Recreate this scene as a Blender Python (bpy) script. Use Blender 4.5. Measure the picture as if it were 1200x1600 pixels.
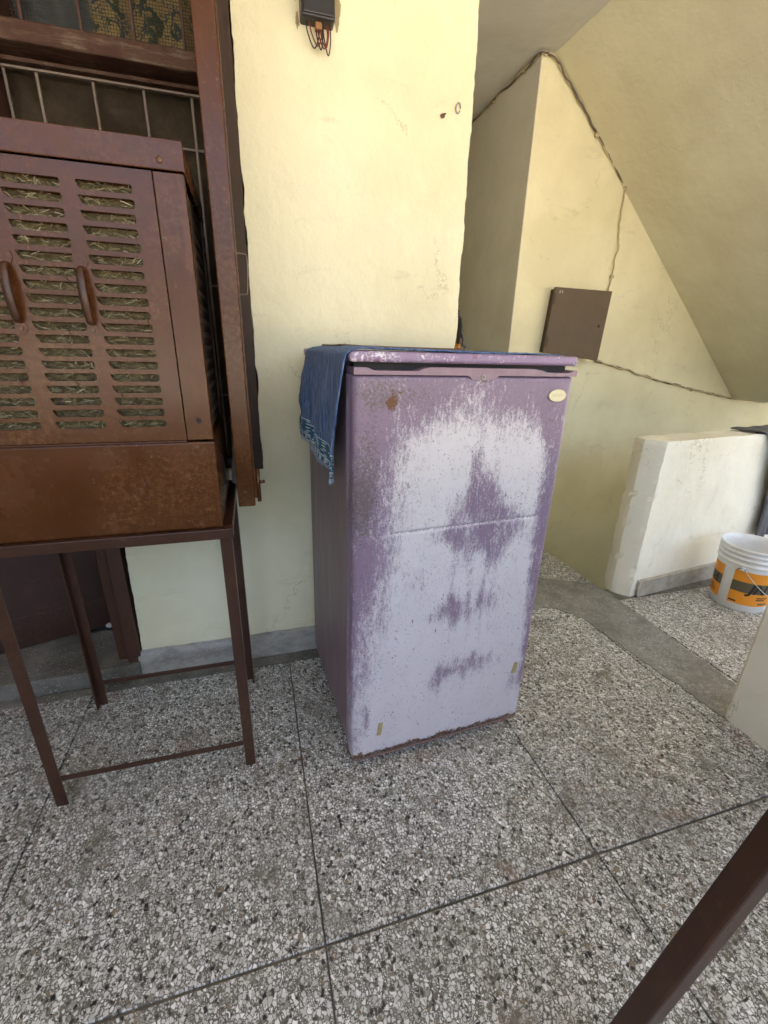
import bpy, bmesh, math, random
from mathutils import Vector, Matrix, noise
random.seed(7)
R = math.radians
sc = bpy.context.scene
for o in list(bpy.data.objects): bpy.data.objects.remove(o)
C = sc.collection

# ---------------------------------------------------------------- camera
cd = bpy.data.cameras.new('camera'); cam = bpy.data.objects.new('camera', cd); C.objects.link(cam)
cd.sensor_fit = 'VERTICAL'; cd.sensor_height = 36; cd.lens = 36*690/1600
cd.clip_start = .02; cd.clip_end = 2000
RX, RY, RZ = (.961, -.075, .265), (-.275, -.340, .899), (.023, -.937, -.348)   # world axes in camera space (right, down, forward)
m = Matrix(((RX[0], -RX[1], -RX[2], 0), (RY[0], -RY[1], -RY[2], 0), (RZ[0], -RZ[1], -RZ[2], 1.22), (0, 0, 0, 1)))
loc, rot, _ = m.decompose(); cam.location = loc; cam.rotation_mode = 'QUATERNION'; cam.rotation_quaternion = rot.normalized()
sc.camera = cam

# ---------------------------------------------------------------- sky, sun, exposure
SUN_EL, SUN_AZ = R(58), R(20)           # the sun stands behind the building, azimuth measured from +Y towards +X
w = bpy.data.worlds.new('World'); sc.world = w; w.use_nodes = True
nt = w.node_tree; nt.nodes.clear()
sky = nt.nodes.new('ShaderNodeTexSky'); sky.sky_type = 'NISHITA'; sky.sun_disc = False
sky.sun_elevation = SUN_EL; sky.sun_rotation = SUN_AZ
sky.air_density = 1.0; sky.dust_density = 10.0; sky.ozone_density = 1.0
bg = nt.nodes.new('ShaderNodeBackground'); bg.inputs['Strength'].default_value = .15
wo = nt.nodes.new('ShaderNodeOutputWorld')
nt.links.new(sky.outputs[0], bg.inputs[0]); nt.links.new(bg.outputs[0], wo.inputs[0])
sl = bpy.data.lights.new('sun', 'SUN'); sl.energy = 3.6; sl.angle = R(.5); sl.color = (1, .95, .86)
so = bpy.data.objects.new('sun', sl); C.objects.link(so)
sd = Vector((math.sin(SUN_AZ)*math.cos(SUN_EL), math.cos(SUN_AZ)*math.cos(SUN_EL), math.sin(SUN_EL)))
so.rotation_mode = 'QUATERNION'; so.rotation_quaternion = sd.to_track_quat('Z', 'Y'); so.location = (0, 8, 12)
sc.view_settings.view_transform = 'Standard'; sc.view_settings.look = 'None'
sc.view_settings.gamma = 1; sc.view_settings.use_curve_mapping = False
sc.view_settings.exposure = 3.35
sc.render.engine = 'CYCLES'
sc.cycles.max_bounces = 7; sc.cycles.diffuse_bounces = 5; sc.cycles.glossy_bounces = 3

# ---------------------------------------------------------------- node helper
class M:
    def __init__(s, name, col=(.5, .5, .5), rough=.5, spec=.5, metal=0):
        s.m = bpy.data.materials.new(name); s.m.use_nodes = True
        s.t = s.m.node_tree; s.b = s.t.nodes['Principled BSDF']
        s.b.inputs['Base Color'].default_value = (*col, 1); s.b.inputs['Roughness'].default_value = rough
        s.b.inputs['Specular IOR Level'].default_value = spec; s.b.inputs['Metallic'].default_value = metal
        s._pos = None
    def n(s, t, **k):
        x = s.t.nodes.new('ShaderNode'+t)
        for a, v in k.items(): setattr(x, a, v)
        return x
    def put(s, sock, v):
        if isinstance(v, bpy.types.NodeSocket): s.t.links.new(v, sock)
        elif isinstance(v, (tuple, list)) and len(v) == 3 and sock.type == 'RGBA': sock.default_value = (*v, 1)
        else: sock.default_value = v
    def pos(s, obj=False):
        if obj: return s.n('TexCoord').outputs['Object']
        return s.n('NewGeometry').outputs['Position']
    def scale(s, v, k):
        x = s.n('VectorMath', operation='MULTIPLY'); s.put(x.inputs[0], v); x.inputs[1].default_value = k; return x.outputs[0]
    def add(s, a, b):
        x = s.n('VectorMath', operation='ADD'); s.put(x.inputs[0], a); s.put(x.inputs[1], b); return x.outputs[0]
    def noise(s, v, sc_, det=4, rough=.55, dist=0, col=False):
        x = s.n('TexNoise'); s.put(x.inputs['Vector'], v); x.inputs['Scale'].default_value = sc_
        x.inputs['Detail'].default_value = det; x.inputs['Roughness'].default_value = rough; x.inputs['Distortion'].default_value = dist
        return x.outputs['Color' if col else 'Fac']
    def voro(s, v, sc_, feat='F1', out='Distance', dim='3D', rnd=1):
        x = s.n('TexVoronoi', feature=feat, voronoi_dimensions=dim); s.put(x.inputs['Vector'], v)
        x.inputs['Scale'].default_value = sc_; x.inputs['Randomness'].default_value = rnd; return x.outputs[out]
    def math(s, op, a, b=0., c=None, clamp=False):
        x = s.n('Math', operation=op, use_clamp=clamp); s.put(x.inputs[0], a); s.put(x.inputs[1], b)
        if c is not None: s.put(x.inputs[2], c)
        return x.outputs[0]
    def step(s, v, a, b, lo=0., hi=1.):
        x = s.n('MapRange', interpolation_type='SMOOTHSTEP'); s.put(x.inputs[0], v)
        x.inputs[1].default_value = a; x.inputs[2].default_value = b; x.inputs[3].default_value = lo; x.inputs[4].default_value = hi
        return x.outputs[0]
    def mix(s, f, a, b, mode='MIX'):
        x = s.n('Mix', data_type='RGBA', blend_type=mode); s.put(x.inputs['Factor'], f); s.put(x.inputs['A'], a); s.put(x.inputs['B'], b)
        return x.outputs['Result']
    def ramp(s, f, stops, const=False):
        x = s.n('ValToRGB'); s.put(x.inputs[0], f); cr = x.color_ramp
        if const: cr.interpolation = 'CONSTANT'
        while len(cr.elements) < len(stops): cr.elements.new(.5)
        for e, (p, c) in zip(cr.elements, stops): e.position = p; e.color = (*c, 1)
        return x.outputs[0]
    def attr(s, name, out='Fac'): return s.n('Attribute', attribute_name=name).outputs[out]
    def sep(s, v): 
        x = s.n('SeparateXYZ'); s.put(x.inputs[0], v); return x.outputs
    def col(s, v): s.put(s.b.inputs['Base Color'], v); return s
    def rough(s, v): s.put(s.b.inputs['Roughness'], v); return s
    def bump(s, h, strength=.3, dist=.002):
        x = s.n('Bump'); s.put(x.inputs['Height'], h); x.inputs['Strength'].default_value = strength; x.inputs['Distance'].default_value = dist
        s.t.links.new(x.outputs[0], s.b.inputs['Normal']); return s

def wall_paint(name, base, dirt=.8, lowcol=None):
    a = M(name, base, .62, .35); p = a.pos()
    big = a.noise(p, 1.7, 5, .6); fine = a.noise(p, 60, 6, .65)
    c = a.mix(a.step(big, .33, .68), tuple(min(.9, x*1.04) for x in base), tuple(x*k for x, k in zip(base, (.90, .885, .84))))
    c = a.mix(a.math('MULTIPLY', a.step(a.noise(a.scale(p, (1.4, 1.4, .5)), 3.4, 7, .7, .8), .52, .70), .28*dirt), c, tuple(x*k for x, k in zip(base, (.83, .80, .76))))
    sm = a.noise(a.scale(p, (1, 1, 2.2)), 5.5, 8, .72, .6)
    c = a.mix(a.math('MULTIPLY', a.step(sm, .57, .72), .34*dirt), c, (.42, .36, .24))
    # scuffs: thin short dark marks, sparse
    sv = a.voro(a.add(a.scale(p, (1, 1, 1.6)), a.scale(a.noise(p, 14, 3, .5, 0, True), (.06, .06, .06))), 9)
    reg = a.step(a.noise(p, 2.6, 3), .52, .62)
    sc1 = a.math('MULTIPLY', a.step(sv, .055, .02), reg)
    c = a.mix(a.math('MULTIPLY', sc1, .5*dirt), c, (.25, .19, .11))
    ed = a.voro(a.add(p, a.scale(a.noise(p, 7, 5, .7, 0, True), (.25, .25, .25))), 1.6, 'DISTANCE_TO_EDGE')
    cr = a.math('MULTIPLY', a.step(ed, .0042, .0012), a.step(a.noise(p, 3.1, 2), .50, .60))
    c = a.mix(a.math('MULTIPLY', cr, .5*dirt), c, (.28, .22, .13))
    a.col(c); a.rough(a.step(fine, .3, .7, .5, .72))
    h = a.noise(p, 9, 6, .66)
    a.bump(h, .6, .009); return a.m

def enamel(name, base, rough=.36, rust=.35, flake=0.):
    a = M(name, base, rough, .5); p = a.pos(True)
    n1 = a.noise(p, 9, 6, .65); n2 = a.noise(p, 120, 4, .6); n3 = a.noise(a.scale(p, (1, 1, .25)), 30, 5, .6)
    c = a.mix(a.step(n1, .25, .8), base, tuple(min(1, x*1.35+.002) for x in base))
    c = a.mix(a.math('MULTIPLY', a.step(n3, .58, .72), rust), c, (.13, .048, .016))
    sp = a.math('MULTIPLY', a.step(a.noise(p, 70, 6, .78), .56, .66), a.step(a.noise(p, 6, 4, .6), .44, .62))
    c = a.mix(a.math('MULTIPLY', sp, .5), c, (.13, .062, .020))
    dust = a.math('MULTIPLY', a.step(a.noise(p, 3.6, 5, .6), .46, .66), a.step(a.noise(p, 95, 5, .75), .44, .60))
    c = a.mix(a.math('MULTIPLY', dust, .55 if rust > .3 else .2), c, (.155, .078, .028))
    a.col(c); a.rough(a.math('ADD', a.step(n1, .2, .85, rough-.04, rough+.10), a.math('MULTIPLY', sp, .2)))
    a.bump(a.noise(p, 38, 6, .72), .28, .0018+flake); return a.m

MAT = {}
CREAM = (.785, .745, .515)
MAT['cream'] = wall_paint('cream wall paint', CREAM)
MAT['cream_low'] = wall_paint('pale parapet paint', (.80, .77, .635), 1.3)
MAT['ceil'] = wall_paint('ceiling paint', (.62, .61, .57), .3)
MAT['soffit'] = wall_paint('soffit paint', (.71, .68, .53), .3)
MAT['brown'] = enamel('brown enamel on steel', (.068, .0205, .0040), .22, .55)
MAT['stand'] = enamel('dark brown stand paint', (.040, .0135, .0055), .33, .22)
MAT['brown'].node_tree.nodes['Principled BSDF'].inputs['Specular IOR Level'].default_value = .36
MAT['brown_wood'] = enamel('brown painted wood', (.055, .021, .011), .40, .3, .001)
MAT['dark_wood'] = enamel('dark weathered wood', (.040, .022, .010), .6, .25, .002)
def old_wood():
    a = M('peeling brown paint on old wood', (.06, .03, .02), .6, .4); p = a.pos()
    g = a.noise(a.scale(p, (.16, 1, 1)), 75, 6, .72, .4); n = a.noise(p, 12, 6, .65)
    c = a.mix(a.step(n, .35, .65), (.060, .022, .012), (.095, .045, .026))
    c = a.mix(a.math('MULTIPLY', a.step(g, .50, .60), a.step(n, .42, .6, .25, .9)), c, (.17, .125, .085)); a.col(c); a.bump(g, .9, .005); return a.m
MAT['old_wood'] = old_wood()
MAT['door_brown'] = enamel('brown door paint', (.035, .014, .009), .38, .1)
MAT['board'] = enamel('grey brown board paint', (.088, .060, .032), .6, .1, .0015)
MAT['dark'] = M('dark gap', (.012, .010, .009), .7).m
MAT['black'] = M('black plastic', (.018, .018, .017), .38).m
MAT['steel'] = M('bare worn steel', (.33, .30, .27), .42, .5, .8).m
MAT['pale_iron'] = enamel('pale painted iron bar', (.16, .125, .095), .45, .3)
MAT['rivet'] = enamel('brown rivet', (.08, .028, .012))
MAT['brass'] = M('brass coloured tape', (.50, .405, .19), .35, .5, .35).m
MAT['card'] = M('brown cardboard', (.17, .105, .06), .85).m
MAT['low_bounce_grey'] = M('low bounce grey', (.30, .29, .27), .9).m  # grey picked to cut bounce from the added left end wall
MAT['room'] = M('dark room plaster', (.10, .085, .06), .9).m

def terrazzo(vert=False, cover=False):
    a = M('terrazzo of pale and dark chips', (.4, .4, .4), .4, .45); p = a.pos()
    if vert:
        xyz = a.sep(p); cb = a.n('CombineXYZ'); a.put(cb.inputs[0], xyz[0]); a.put(cb.inputs[1], xyz[2]); p = cb.outputs[0]
    wob = a.scale(a.noise(p, 120, 3, .6, 0, True), (.0095, .0095, 0))
    v = a.add(p, wob)
    def layer(sc_, seedv, lo, hi):
        q = a.add(a.scale(v, (1, .86, 0)), seedv)
        rgb = a.sep(a.voro(q, sc_, 'F1', 'Color', '2D'))
        d = a.voro(q, sc_, 'DISTANCE_TO_EDGE', 'Distance', '2D')
        thr = a.math('MULTIPLY_ADD', rgb[1], hi-lo, lo)
        return rgb, a.step(a.math('SUBTRACT', d, thr), -.03, .045)
    stops = [(0, (.010, .010, .010)), (.055, (.04, .037, .033)), (.085, (.14, .11, .08)), (.11, (.30, .285, .24)), (.17, (.50, .49, .44)), (.34, (.61, .605, .56)), (.60, (.69, .69, .655)), (.80, (.78, .78, .745)), (.93, (.88, .88, .85)), (.98, (.26, .18, .11))]
    r1, m1 = layer(124, (0, 0, 0), .045, .30)
    r2, m2 = layer(265, (3.3, 1.7, 0), .06, .30)
    mat = a.mix(a.noise(p, 40, 5, .6), (.080, .075, .060), (.155, .146, .12))
    c = a.mix(m2, mat, a.ramp(r2[0], stops, True))
    drop = a.math('LESS_THAN', r1[2], .80)
    near = a.mix(a.math('MULTIPLY', drop, a.step(a.voro(a.scale(v, (1, .86, 0)), 124, 'DISTANCE_TO_EDGE', 'Distance', '2D'), .03, .12)), c, mat)
    c = a.mix(a.math('MULTIPLY', m1, drop), near, a.mix(a.noise(p, 130, 3, .6), a.ramp(r1[0], stops, True), (.45, .45, .42)) if False else a.ramp(r1[0], stops, True))
    # dirt, with shapes of its own
    big = a.noise(p, 2.3, 6, .62); mid = a.noise(p, 9, 6, .7)
    c = a.mix(a.step(big, .46, .70, 0, .45), c, (.19, .18, .15))
    c = a.mix(a.step(mid, .51, .70, 0, .66), c, (.13, .112, .082))
    rust = a.math('MULTIPLY', a.step(a.noise(a.add(p, (4.1, 2.2, 0)), 4.5, 7, .74), .585, .70), .50)
    c = a.mix(rust, c, (.20, .085, .05))
    if cover:
        cm = a.mix(a.step(a.noise(p, 7, 7, .7), .3, .7), (.118, .114, .100), (.225, .215, .19)); cm = a.mix(a.step(a.noise(p, 80, 5, .7), .55, .68, 0, .5), cm, (.27, .25, .21))
        c = a.mix(a.step(a.noise(p, 13, 6, .72), .36, .60, .98, .70), c, cm)
    a.col(c)
    a.rough(a.math('ADD', a.step(big, .35, .7, .30, .52), a.math('MULTIPLY', mid, .12)))
    a.bump(a.noise(p, 220, 2), .12, .0007); return a.m
MAT['terrazzo'] = terrazzo(); MAT['patch'] = terrazzo(False, True)
def cement():
    a = M('dirty cement', (.16, .15, .125), .75, .3); p = a.pos()
    n = a.noise(p, 6, 8, .7); f = a.noise(p, 90, 5, .7)
    c = a.mix(a.step(n, .32, .7), (.105, .098, .078), (.215, .20, .165))
    c = a.mix(a.math('MULTIPLY', a.step(a.voro(p, 95), .34, .22), a.step(a.noise(p, 11, 5, .7), .44, .62, .1, .8)), c, (.36, .34, .30))
    c = a.mix(a.step(f, .56, .66, 0, .5), c, (.29, .27, .23))
    a.col(c); a.bump(a.math('ADD', f, a.math('MULTIPLY', n, 3)), .5, .003); return a.m
MAT['cement'] = cement()
def skirt():
    a = M('worn grey skirting', (.3, .3, .28), .6, .4); p = a.pos()
    n = a.noise(a.scale(p, (1, 1, 2)), 12, 8, .72); f = a.noise(p, 60, 6, .7)
    c = a.mix(a.step(n, .35, .62), (.26, .25, .215), (.40, .385, .33))
    c = a.mix(a.step(f, .57, .68, 0, .8), c, (.50, .46, .34)); c = a.mix(a.step(a.noise(p, 23, 6, .7), .6, .7, 0, .7), c, (.15, .10, .06))
    a.col(c); a.bump(a.math('ADD', f, n), .5, .003); return a.m
MAT['skirt'] = skirt()
def skirt_beige():
    a = M('beige cement skirting', (.4, .37, .3), .7, .3); p = a.pos(); n = a.noise(p, 14, 7, .7); f = a.noise(p, 140, 5, .7)
    c = a.mix(a.step(n, .3, .7), (.30, .27, .21), (.46, .43, .36)); c = a.mix(a.step(f, .55, .68, 0, .6), c, (.20, .175, .13)); a.col(c); a.bump(f, .6, .003); return a.m
MAT['skirt_beige'] = skirt_beige()

# ---------------------------------------------------------------- mesh helpers
def link(name, me, mat, parent=None):
    o = bpy.data.objects.new(name, me); C.objects.link(o)
    if mat is not None and not len(me.materials): me.materials.append(MAT[mat] if isinstance(mat, str) else mat)
    if parent is not None: o.parent = parent
    return o
def from_bm(name, bm, mat, parent=None, smooth=False):
    me = bpy.data.meshes.new(name); bmesh.ops.recalc_face_normals(bm, faces=bm.faces[:]); bm.to_mesh(me); bm.free()
    if smooth:
        for p in me.polygons: p.use_smooth = True
    return link(name, me, mat, parent)
def pyd(name, vs, fs, mat, parent=None, smooth=False):
    me = bpy.data.meshes.new(name); me.from_pydata([tuple(v) for v in vs], [], fs); me.validate(); me.update()
    if smooth:
        for p in me.polygons: p.use_smooth = True
    return link(name, me, mat, parent)
def add_box(bm, x0, x1, y0, y1, z0, z1, bev=0, seg=2):
    r = bmesh.ops.create_cube(bm, size=1); vs = r['verts']
    for v in vs: v.co = Vector(((x0+x1)/2+v.co.x*(x1-x0), (y0+y1)/2+v.co.y*(y1-y0), (z0+z1)/2+v.co.z*(z1-z0)))
    if bev:
        es = list({e for v in vs for e in v.link_edges})
        bmesh.ops.bevel(bm, geom=es, offset=bev, segments=seg, affect='EDGES', profile=.5)
def box(name, x0, x1, y0, y1, z0, z1, mat, parent=None, bev=.002, seg=2):
    bm = bmesh.new(); add_box(bm, x0, x1, y0, y1, z0, z1, bev, seg); return from_bm(name, bm, mat, parent)
def beam_mesh(bm, a, b, sx, sy, bev=.002, up=(0, 1, 0)):
    a, b = Vector(a), Vector(b); z = (b-a).normalized(); y = Vector(up); y = (y-z*y.dot(z)).normalized(); x = y.cross(z)
    q = Matrix((x, y, z)).transposed().to_4x4(); q.translation = a
    n0 = len(bm.verts); tmp = bmesh.new(); add_box(tmp, -sx/2, sx/2, -sy/2, sy/2, 0, (b-a).length, bev)
    tmp.transform(q); me = bpy.data.meshes.new('t'); tmp.to_mesh(me); tmp.free(); bm.from_mesh(me); bpy.data.meshes.remove(me)
def beam(name, a, b, sx, sy, mat, parent=None, bev=.002, up=(0, 1, 0)):
    bm = bmesh.new(); beam_mesh(bm, a, b, sx, sy, bev, up); return from_bm(name, bm, mat, parent)
def tube_geo(pts, r, n=8, cap=True, base=0):
    pts = [Vector(p) for p in pts]; vs, fs = [], []; prev = None
    for i, p in enumerate(pts):
        t = (pts[min(i+1, len(pts)-1)]-pts[max(i-1, 0)]).normalized()
        if prev is None: prev = t.orthogonal().normalized()
        u = (prev-t*prev.dot(t)).normalized(); prev = u; v = t.cross(u)
        rr = r[i] if isinstance(r, (list, tuple)) else r
        for k in range(n):
            a = 2*math.pi*k/n; vs.append(p+u*math.cos(a)*rr+v*math.sin(a)*rr)
    for i in range(len(pts)-1):
        for k in range(n): fs.append((base+i*n+k, base+i*n+(k+1) % n, base+(i+1)*n+(k+1) % n, base+(i+1)*n+k))
    if cap:
        fs.append(tuple(base+k for k in range(n-1, -1, -1))); fs.append(tuple(base+(len(pts)-1)*n+k for k in range(n)))
    return vs, fs
def tube(name, pts, r, mat, parent=None, n=8):
    v, f = tube_geo(pts, r, n); return pyd(name, v, f, mat, parent, True)
def spline(pts, k=8):
    pts = [Vector(p) for p in pts]; out = []
    for i in range(len(pts)-1):
        p0, p1, p2, p3 = pts[max(i-1, 0)], pts[i], pts[i+1], pts[min(i+2, len(pts)-1)]
        for j in range(k):
            t = j/k; out.append(.5*((2*p1)+(p2-p0)*t+(2*p0-5*p1+4*p2-p3)*t*t+(3*p1-p0-3*p2+p3)*t**3))
    return out+[pts[-1]]
def prism(name, poly, axis, d0, d1, mat, parent=None, bev=0):
    """poly = 2D outline; axis 'y' -> (x,z) extruded along y, 'z' -> (x,y) extruded along z, 'x' -> (y,z)"""
    def P(a, b, d): return {'y': (a, d, b), 'z': (a, b, d), 'x': (d, a, b)}[axis]
    bm = bmesh.new(); A = [bm.verts.new(P(a, b, d0)) for a, b in poly]; B = [bm.verts.new(P(a, b, d1)) for a, b in poly]
    bm.faces.new(A); bm.faces.new(B[::-1]); n = len(poly)
    for i in range(n): bm.faces.new((A[i], A[(i+1) % n], B[(i+1) % n], B[i]))
    if bev:
        es = [e for e in bm.edges if len(e.link_faces) == 2 and e.calc_face_angle(0) > .5]
        bmesh.ops.bevel(bm, geom=es, offset=bev, segments=2, affect='EDGES', profile=.5)
    return from_bm(name, bm, mat, parent)
def rough_line(a, b, amp, stepl=.012, seed=0, fr=28):
    (ax, ay), (bx, by) = a, b; L = math.hypot(bx-ax, by-ay); n = max(2, int(L/stepl)); out = []
    nx, ny = -(by-ay)/L, (bx-ax)/L
    for i in range(n):
        t = i/n; k = noise.noise((t*L*fr*.35, seed*7.3, 0))*amp+noise.noise((t*L*fr*1.6, seed*3.1, 5))*amp*.45
        if i == 0: k = 0
        out.append((ax+(bx-ax)*t+nx*k, ay+(by-ay)*t+ny*k))
    return out
def empty(name, loc=(0, 0, 0), rz=0):
    o = bpy.data.objects.new(name, None); C.objects.link(o); o.location = loc; o.rotation_euler = (0, 0, rz); o.empty_display_size = .1; return o
def tag(o, label, cat, group=None):
    o['label'] = label; o['category'] = cat
    if group: o['group'] = group
    return o
def struct(o, kind='structure'): o['kind'] = kind; return o

# ================================================================ SETTING
WALL = 1.61; CEIL = 2.85; EDGE = -1.7
# ground far below (the verandah is upstairs), sunlit
def ground_mat():
    a = M('dusty ground', (.30, .26, .20), .9, .2); p = a.pos(); n = a.noise(p, .3, 8, .65)
    a.col(a.mix(n, (.24, .215, .175), (.36, .33, .28))); return a.m
MAT['ground'] = ground_mat()
struct(pyd('ground', [(-600, -600, -3.0), (600, -600, -3.0), (600, 600, -3.0), (-600, 600, -3.0)], [(0, 1, 2, 3)], 'ground'))
# floor: screed under separate terrazzo slabs
fl = struct(prism('floor', [(-4, EDGE), (6, EDGE), (6, 1.72), (1.775, 1.72), (1.775, 5.2), (.5, 5.2), (.5, 1.84), (-4, 1.84)], 'z', -.16, -.007, 'cement'))
xs = [-2.78, -2.068, -1.358, -.648, .062, .772, 1.482]
ys = [EDGE, -.45, .578, 1.535]
def slab(x0, x1, y0, y1, gx=.0022, gy=.0036):
    box('slab', x0+gx, x1-gx, y0+gy, y1-gy, -.0069, 0, 'terrazzo', fl, .0012, 1)
for i in range(len(xs)-1):
    for j in range(len(ys)-1): slab(xs[i], xs[i+1], ys[j], ys[j+1])
slab(1.482, 1.7735, .578, 1.535); slab(1.482, 1.7735, -.45, .578); slab(.772, 1.7735, 1.535, 2.3); slab(.772, 1.7735, 2.3, 2.93)
for x0, x1 in ((1.7735, 2.50), (2.50, 3.21), (3.21, 3.92)):
    for y0, y1 in ((-.45, .578), (.578, 1.60)): slab(x0, x1, y0, y1)
box('cement_border', -.56, .745, 1.5365, 1.612, -.0069, -.0012, 'cement', fl, .001)
# cement repair where a wall once stood
cp = [(1.30, 2.02), (1.50, 1.93), (1.60, 1.85), (1.70, 1.82), (1.772, 1.78), (1.772, 1.55), (1.768, 1.26), (1.757, .965), (1.765, .80), (1.555, .80),
      (1.535, .90), (1.505, 1.15), (1.478, 1.40), (1.455, 1.52), (1.41, 1.60), (1.34, 1.63), (1.15, 1.63), (1.12, 1.76), (1.18, 1.95)]
out = []
for i in range(len(cp)):
    out += rough_line(cp[i], cp[(i+1) % len(cp)], .016, .008, i+3, 60)
prism('cement_patch', out, 'z', .0002, .0028, 'patch', fl)
# ceiling and stair soffit
struct(box('ceiling', -4, 6, EDGE, 6, CEIL, CEIL+.18, 'ceil', None, 0))
so_ = prism('stair_soffit', [(1.835, CEIL-.002), (2.3, CEIL-.002), (4.30, .995), (4.0, .878)], 'y', 1.72, 2.949, 'soffit')
tag(so_, 'sloping cream underside of the stair flight at upper right', 'stair')

# main cream wall with ragged plaster edges
o1 = [(-.49, -.006), (.735, -.006)]
poly = [(-.49, -.006)] + rough_line((.735, -.006), (.735, CEIL), .008, .009, 1) + rough_line((.019, CEIL), (.017, .80), .006, .009, 2, 40) + rough_line((.017, .80), (-.468, .80), .002, .02, 3) + rough_line((-.468, .80), (-.488, .03), .004, .012, 4)
mw = prism('wall', poly, 'y', WALL, WALL+.22, 'cream')
tag(mw, 'cream painted wall behind the fridge with ragged plaster edges', 'wall')
sk = [(-.495, 0), (.735, 0)]
bm = bmesh.new(); N = 70
prof = [(WALL-.001, .106), (WALL-.012, .100), (WALL-.015, .088), (WALL-.016, 0)]
rows = []
for i in range(N+1):
    x = -.50+1.236*i/N; k = noise.noise((x*22, 1, 0))*.004+noise.noise((x*70, 2, 0))*.002
    rows.append([bm.verts.new((x, y+(k*.5 if j else 0), z+(k if j < 3 else -.003))) for j, (y, z) in enumerate(prof)])
for i in range(N):
    for j in range(3): bm.faces.new((rows[i][j], rows[i+1][j], rows[i+1][j+1], rows[i][j+1]))
from_bm('skirting', bm, 'skirt', mw)
# hooks and nail in that wall
def wall_hook(name, x, z, lab, ring):
    e = empty(name, (x, WALL, z))
    if ring: tube('ring', [(.009*math.cos(a)*.8, -.004-.002*math.sin(a), .009*math.sin(a)*1.4) for a in [i*.42 for i in range(15)]], .0022, 'steel', e, 6)
    else:
        tube('shank', [(0, .004, 0), (.0, -.012, .001), (.003, -.020, -.001)], .0022, 'card', e, 6)
        prism('plug', [(.008*math.cos(a), .008*math.sin(a)*.8) for a in [i*.7 for i in range(9)]], 'y', -.003, .002, 'card', e)
    return tag(e, lab, 'hook')
wall_hook('wall_hook', .684, 1.928, 'small open wire ring hook in the wall near the pillar edge', True)
wall_hook('rusty_nail', .634, 1.903, 'rusty nail in a brown wall plug left of the ring hook', False)

# wall continuing behind, passage and stairwell
cw = prism('wall', [(1.762, -3), (6, -3), (6, CEIL), (1.762, CEIL)], 'y', 2.95, 3.17, 'cream')
tag(cw, 'cream stairwell wall under the sloping soffit carrying the brown board', 'wall')
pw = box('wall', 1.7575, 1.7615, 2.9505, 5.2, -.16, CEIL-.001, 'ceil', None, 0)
tag(pw, 'passage side wall receding into shade beside the stairwell', 'wall')
pe = box('wall', .5, 2.0, 5.2, 5.4, -.16, CEIL-.001, 'cream', None, 0); tag(pe, 'unseen end wall added to close the passage to sun', 'wall')  # unseen closure, added so no sun leaks in through the passage
pl = box('wall', .50, .735, 1.8305, 5.2, -.16, CEIL-.001, 'cream', None, 0); tag(pl, 'passage wall behind the fridge corner, hidden side', 'wall')
rw = box('wall', 5.5, 5.7, 1.60, 2.95, -3, CEIL-.001, 'cream', None, 0); tag(rw, 'unseen far right wall added to close the stairwell to sun', 'wall')  # unseen, added to stop sun leaking into the stairwell
sw = box('wall', 1.60, 1.7745, 1.745, 2.949, -3, -.161, 'cream', None, 0); tag(sw, 'unseen wall below the landing edge, added to block light from beneath', 'wall')  # out of sight, added against light leaking up from beneath
fw = box('wall', 1.7746, 6, 1.60, 1.715, -3, -.161, 'cream', None, 0); tag(fw, 'unseen wall under the low parapet, added to darken the stairwell', 'wall')  # added out of sight to block ground light and darken the stairwell
# room behind window and door
rm = empty('room', (0, 1.83, 0)); tag(rm, 'dark room behind the window and door at left', 'room')
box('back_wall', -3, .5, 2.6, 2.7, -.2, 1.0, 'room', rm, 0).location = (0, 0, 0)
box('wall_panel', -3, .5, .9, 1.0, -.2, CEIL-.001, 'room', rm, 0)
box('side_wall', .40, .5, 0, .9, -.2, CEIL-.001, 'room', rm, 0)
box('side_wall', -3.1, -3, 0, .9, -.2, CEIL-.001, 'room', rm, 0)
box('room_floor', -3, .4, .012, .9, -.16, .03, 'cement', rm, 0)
lw = prism('wall', [(-4, -.16), (-1.42, -.16), (-1.42, 2.25), (.012, 2.25), (.012, CEIL), (-4, CEIL)], 'y', WALL+.001, WALL+.22, 'cream')
tag(lw, 'unseen cream wall left of the door and over the window, added to close off light', 'wall')  # out of view, added for light closure around door and window
le = box('wall', -2.15, -1.95, EDGE, 1.608, -3, CEIL-.003, 'low_bounce_grey', None, 0); tag(le, 'imaginary wall on the left, out of frame, added to darken left-facing sides', 'wall')  # imaginary wall, added to darken sides that face left
vp = box('unseen_parapet', -1.949, 6, EDGE+.001, EDGE+.12, -.006, .76, 'cement', None, .01); tag(vp, 'assumed low cement parapet behind the camera, unseen, added to darken reflections', 'wall')  # unseen, put in to darken low reflections, height set for ground bounce
bk = box('wall', -4, 6, 5.9, 6.0, -3, CEIL-.002, 'cream', None, 0); tag(bk, 'unseen rear wall of the house, added to keep the sun out', 'wall')  # unseen, added to shut the sun out at the back

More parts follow.
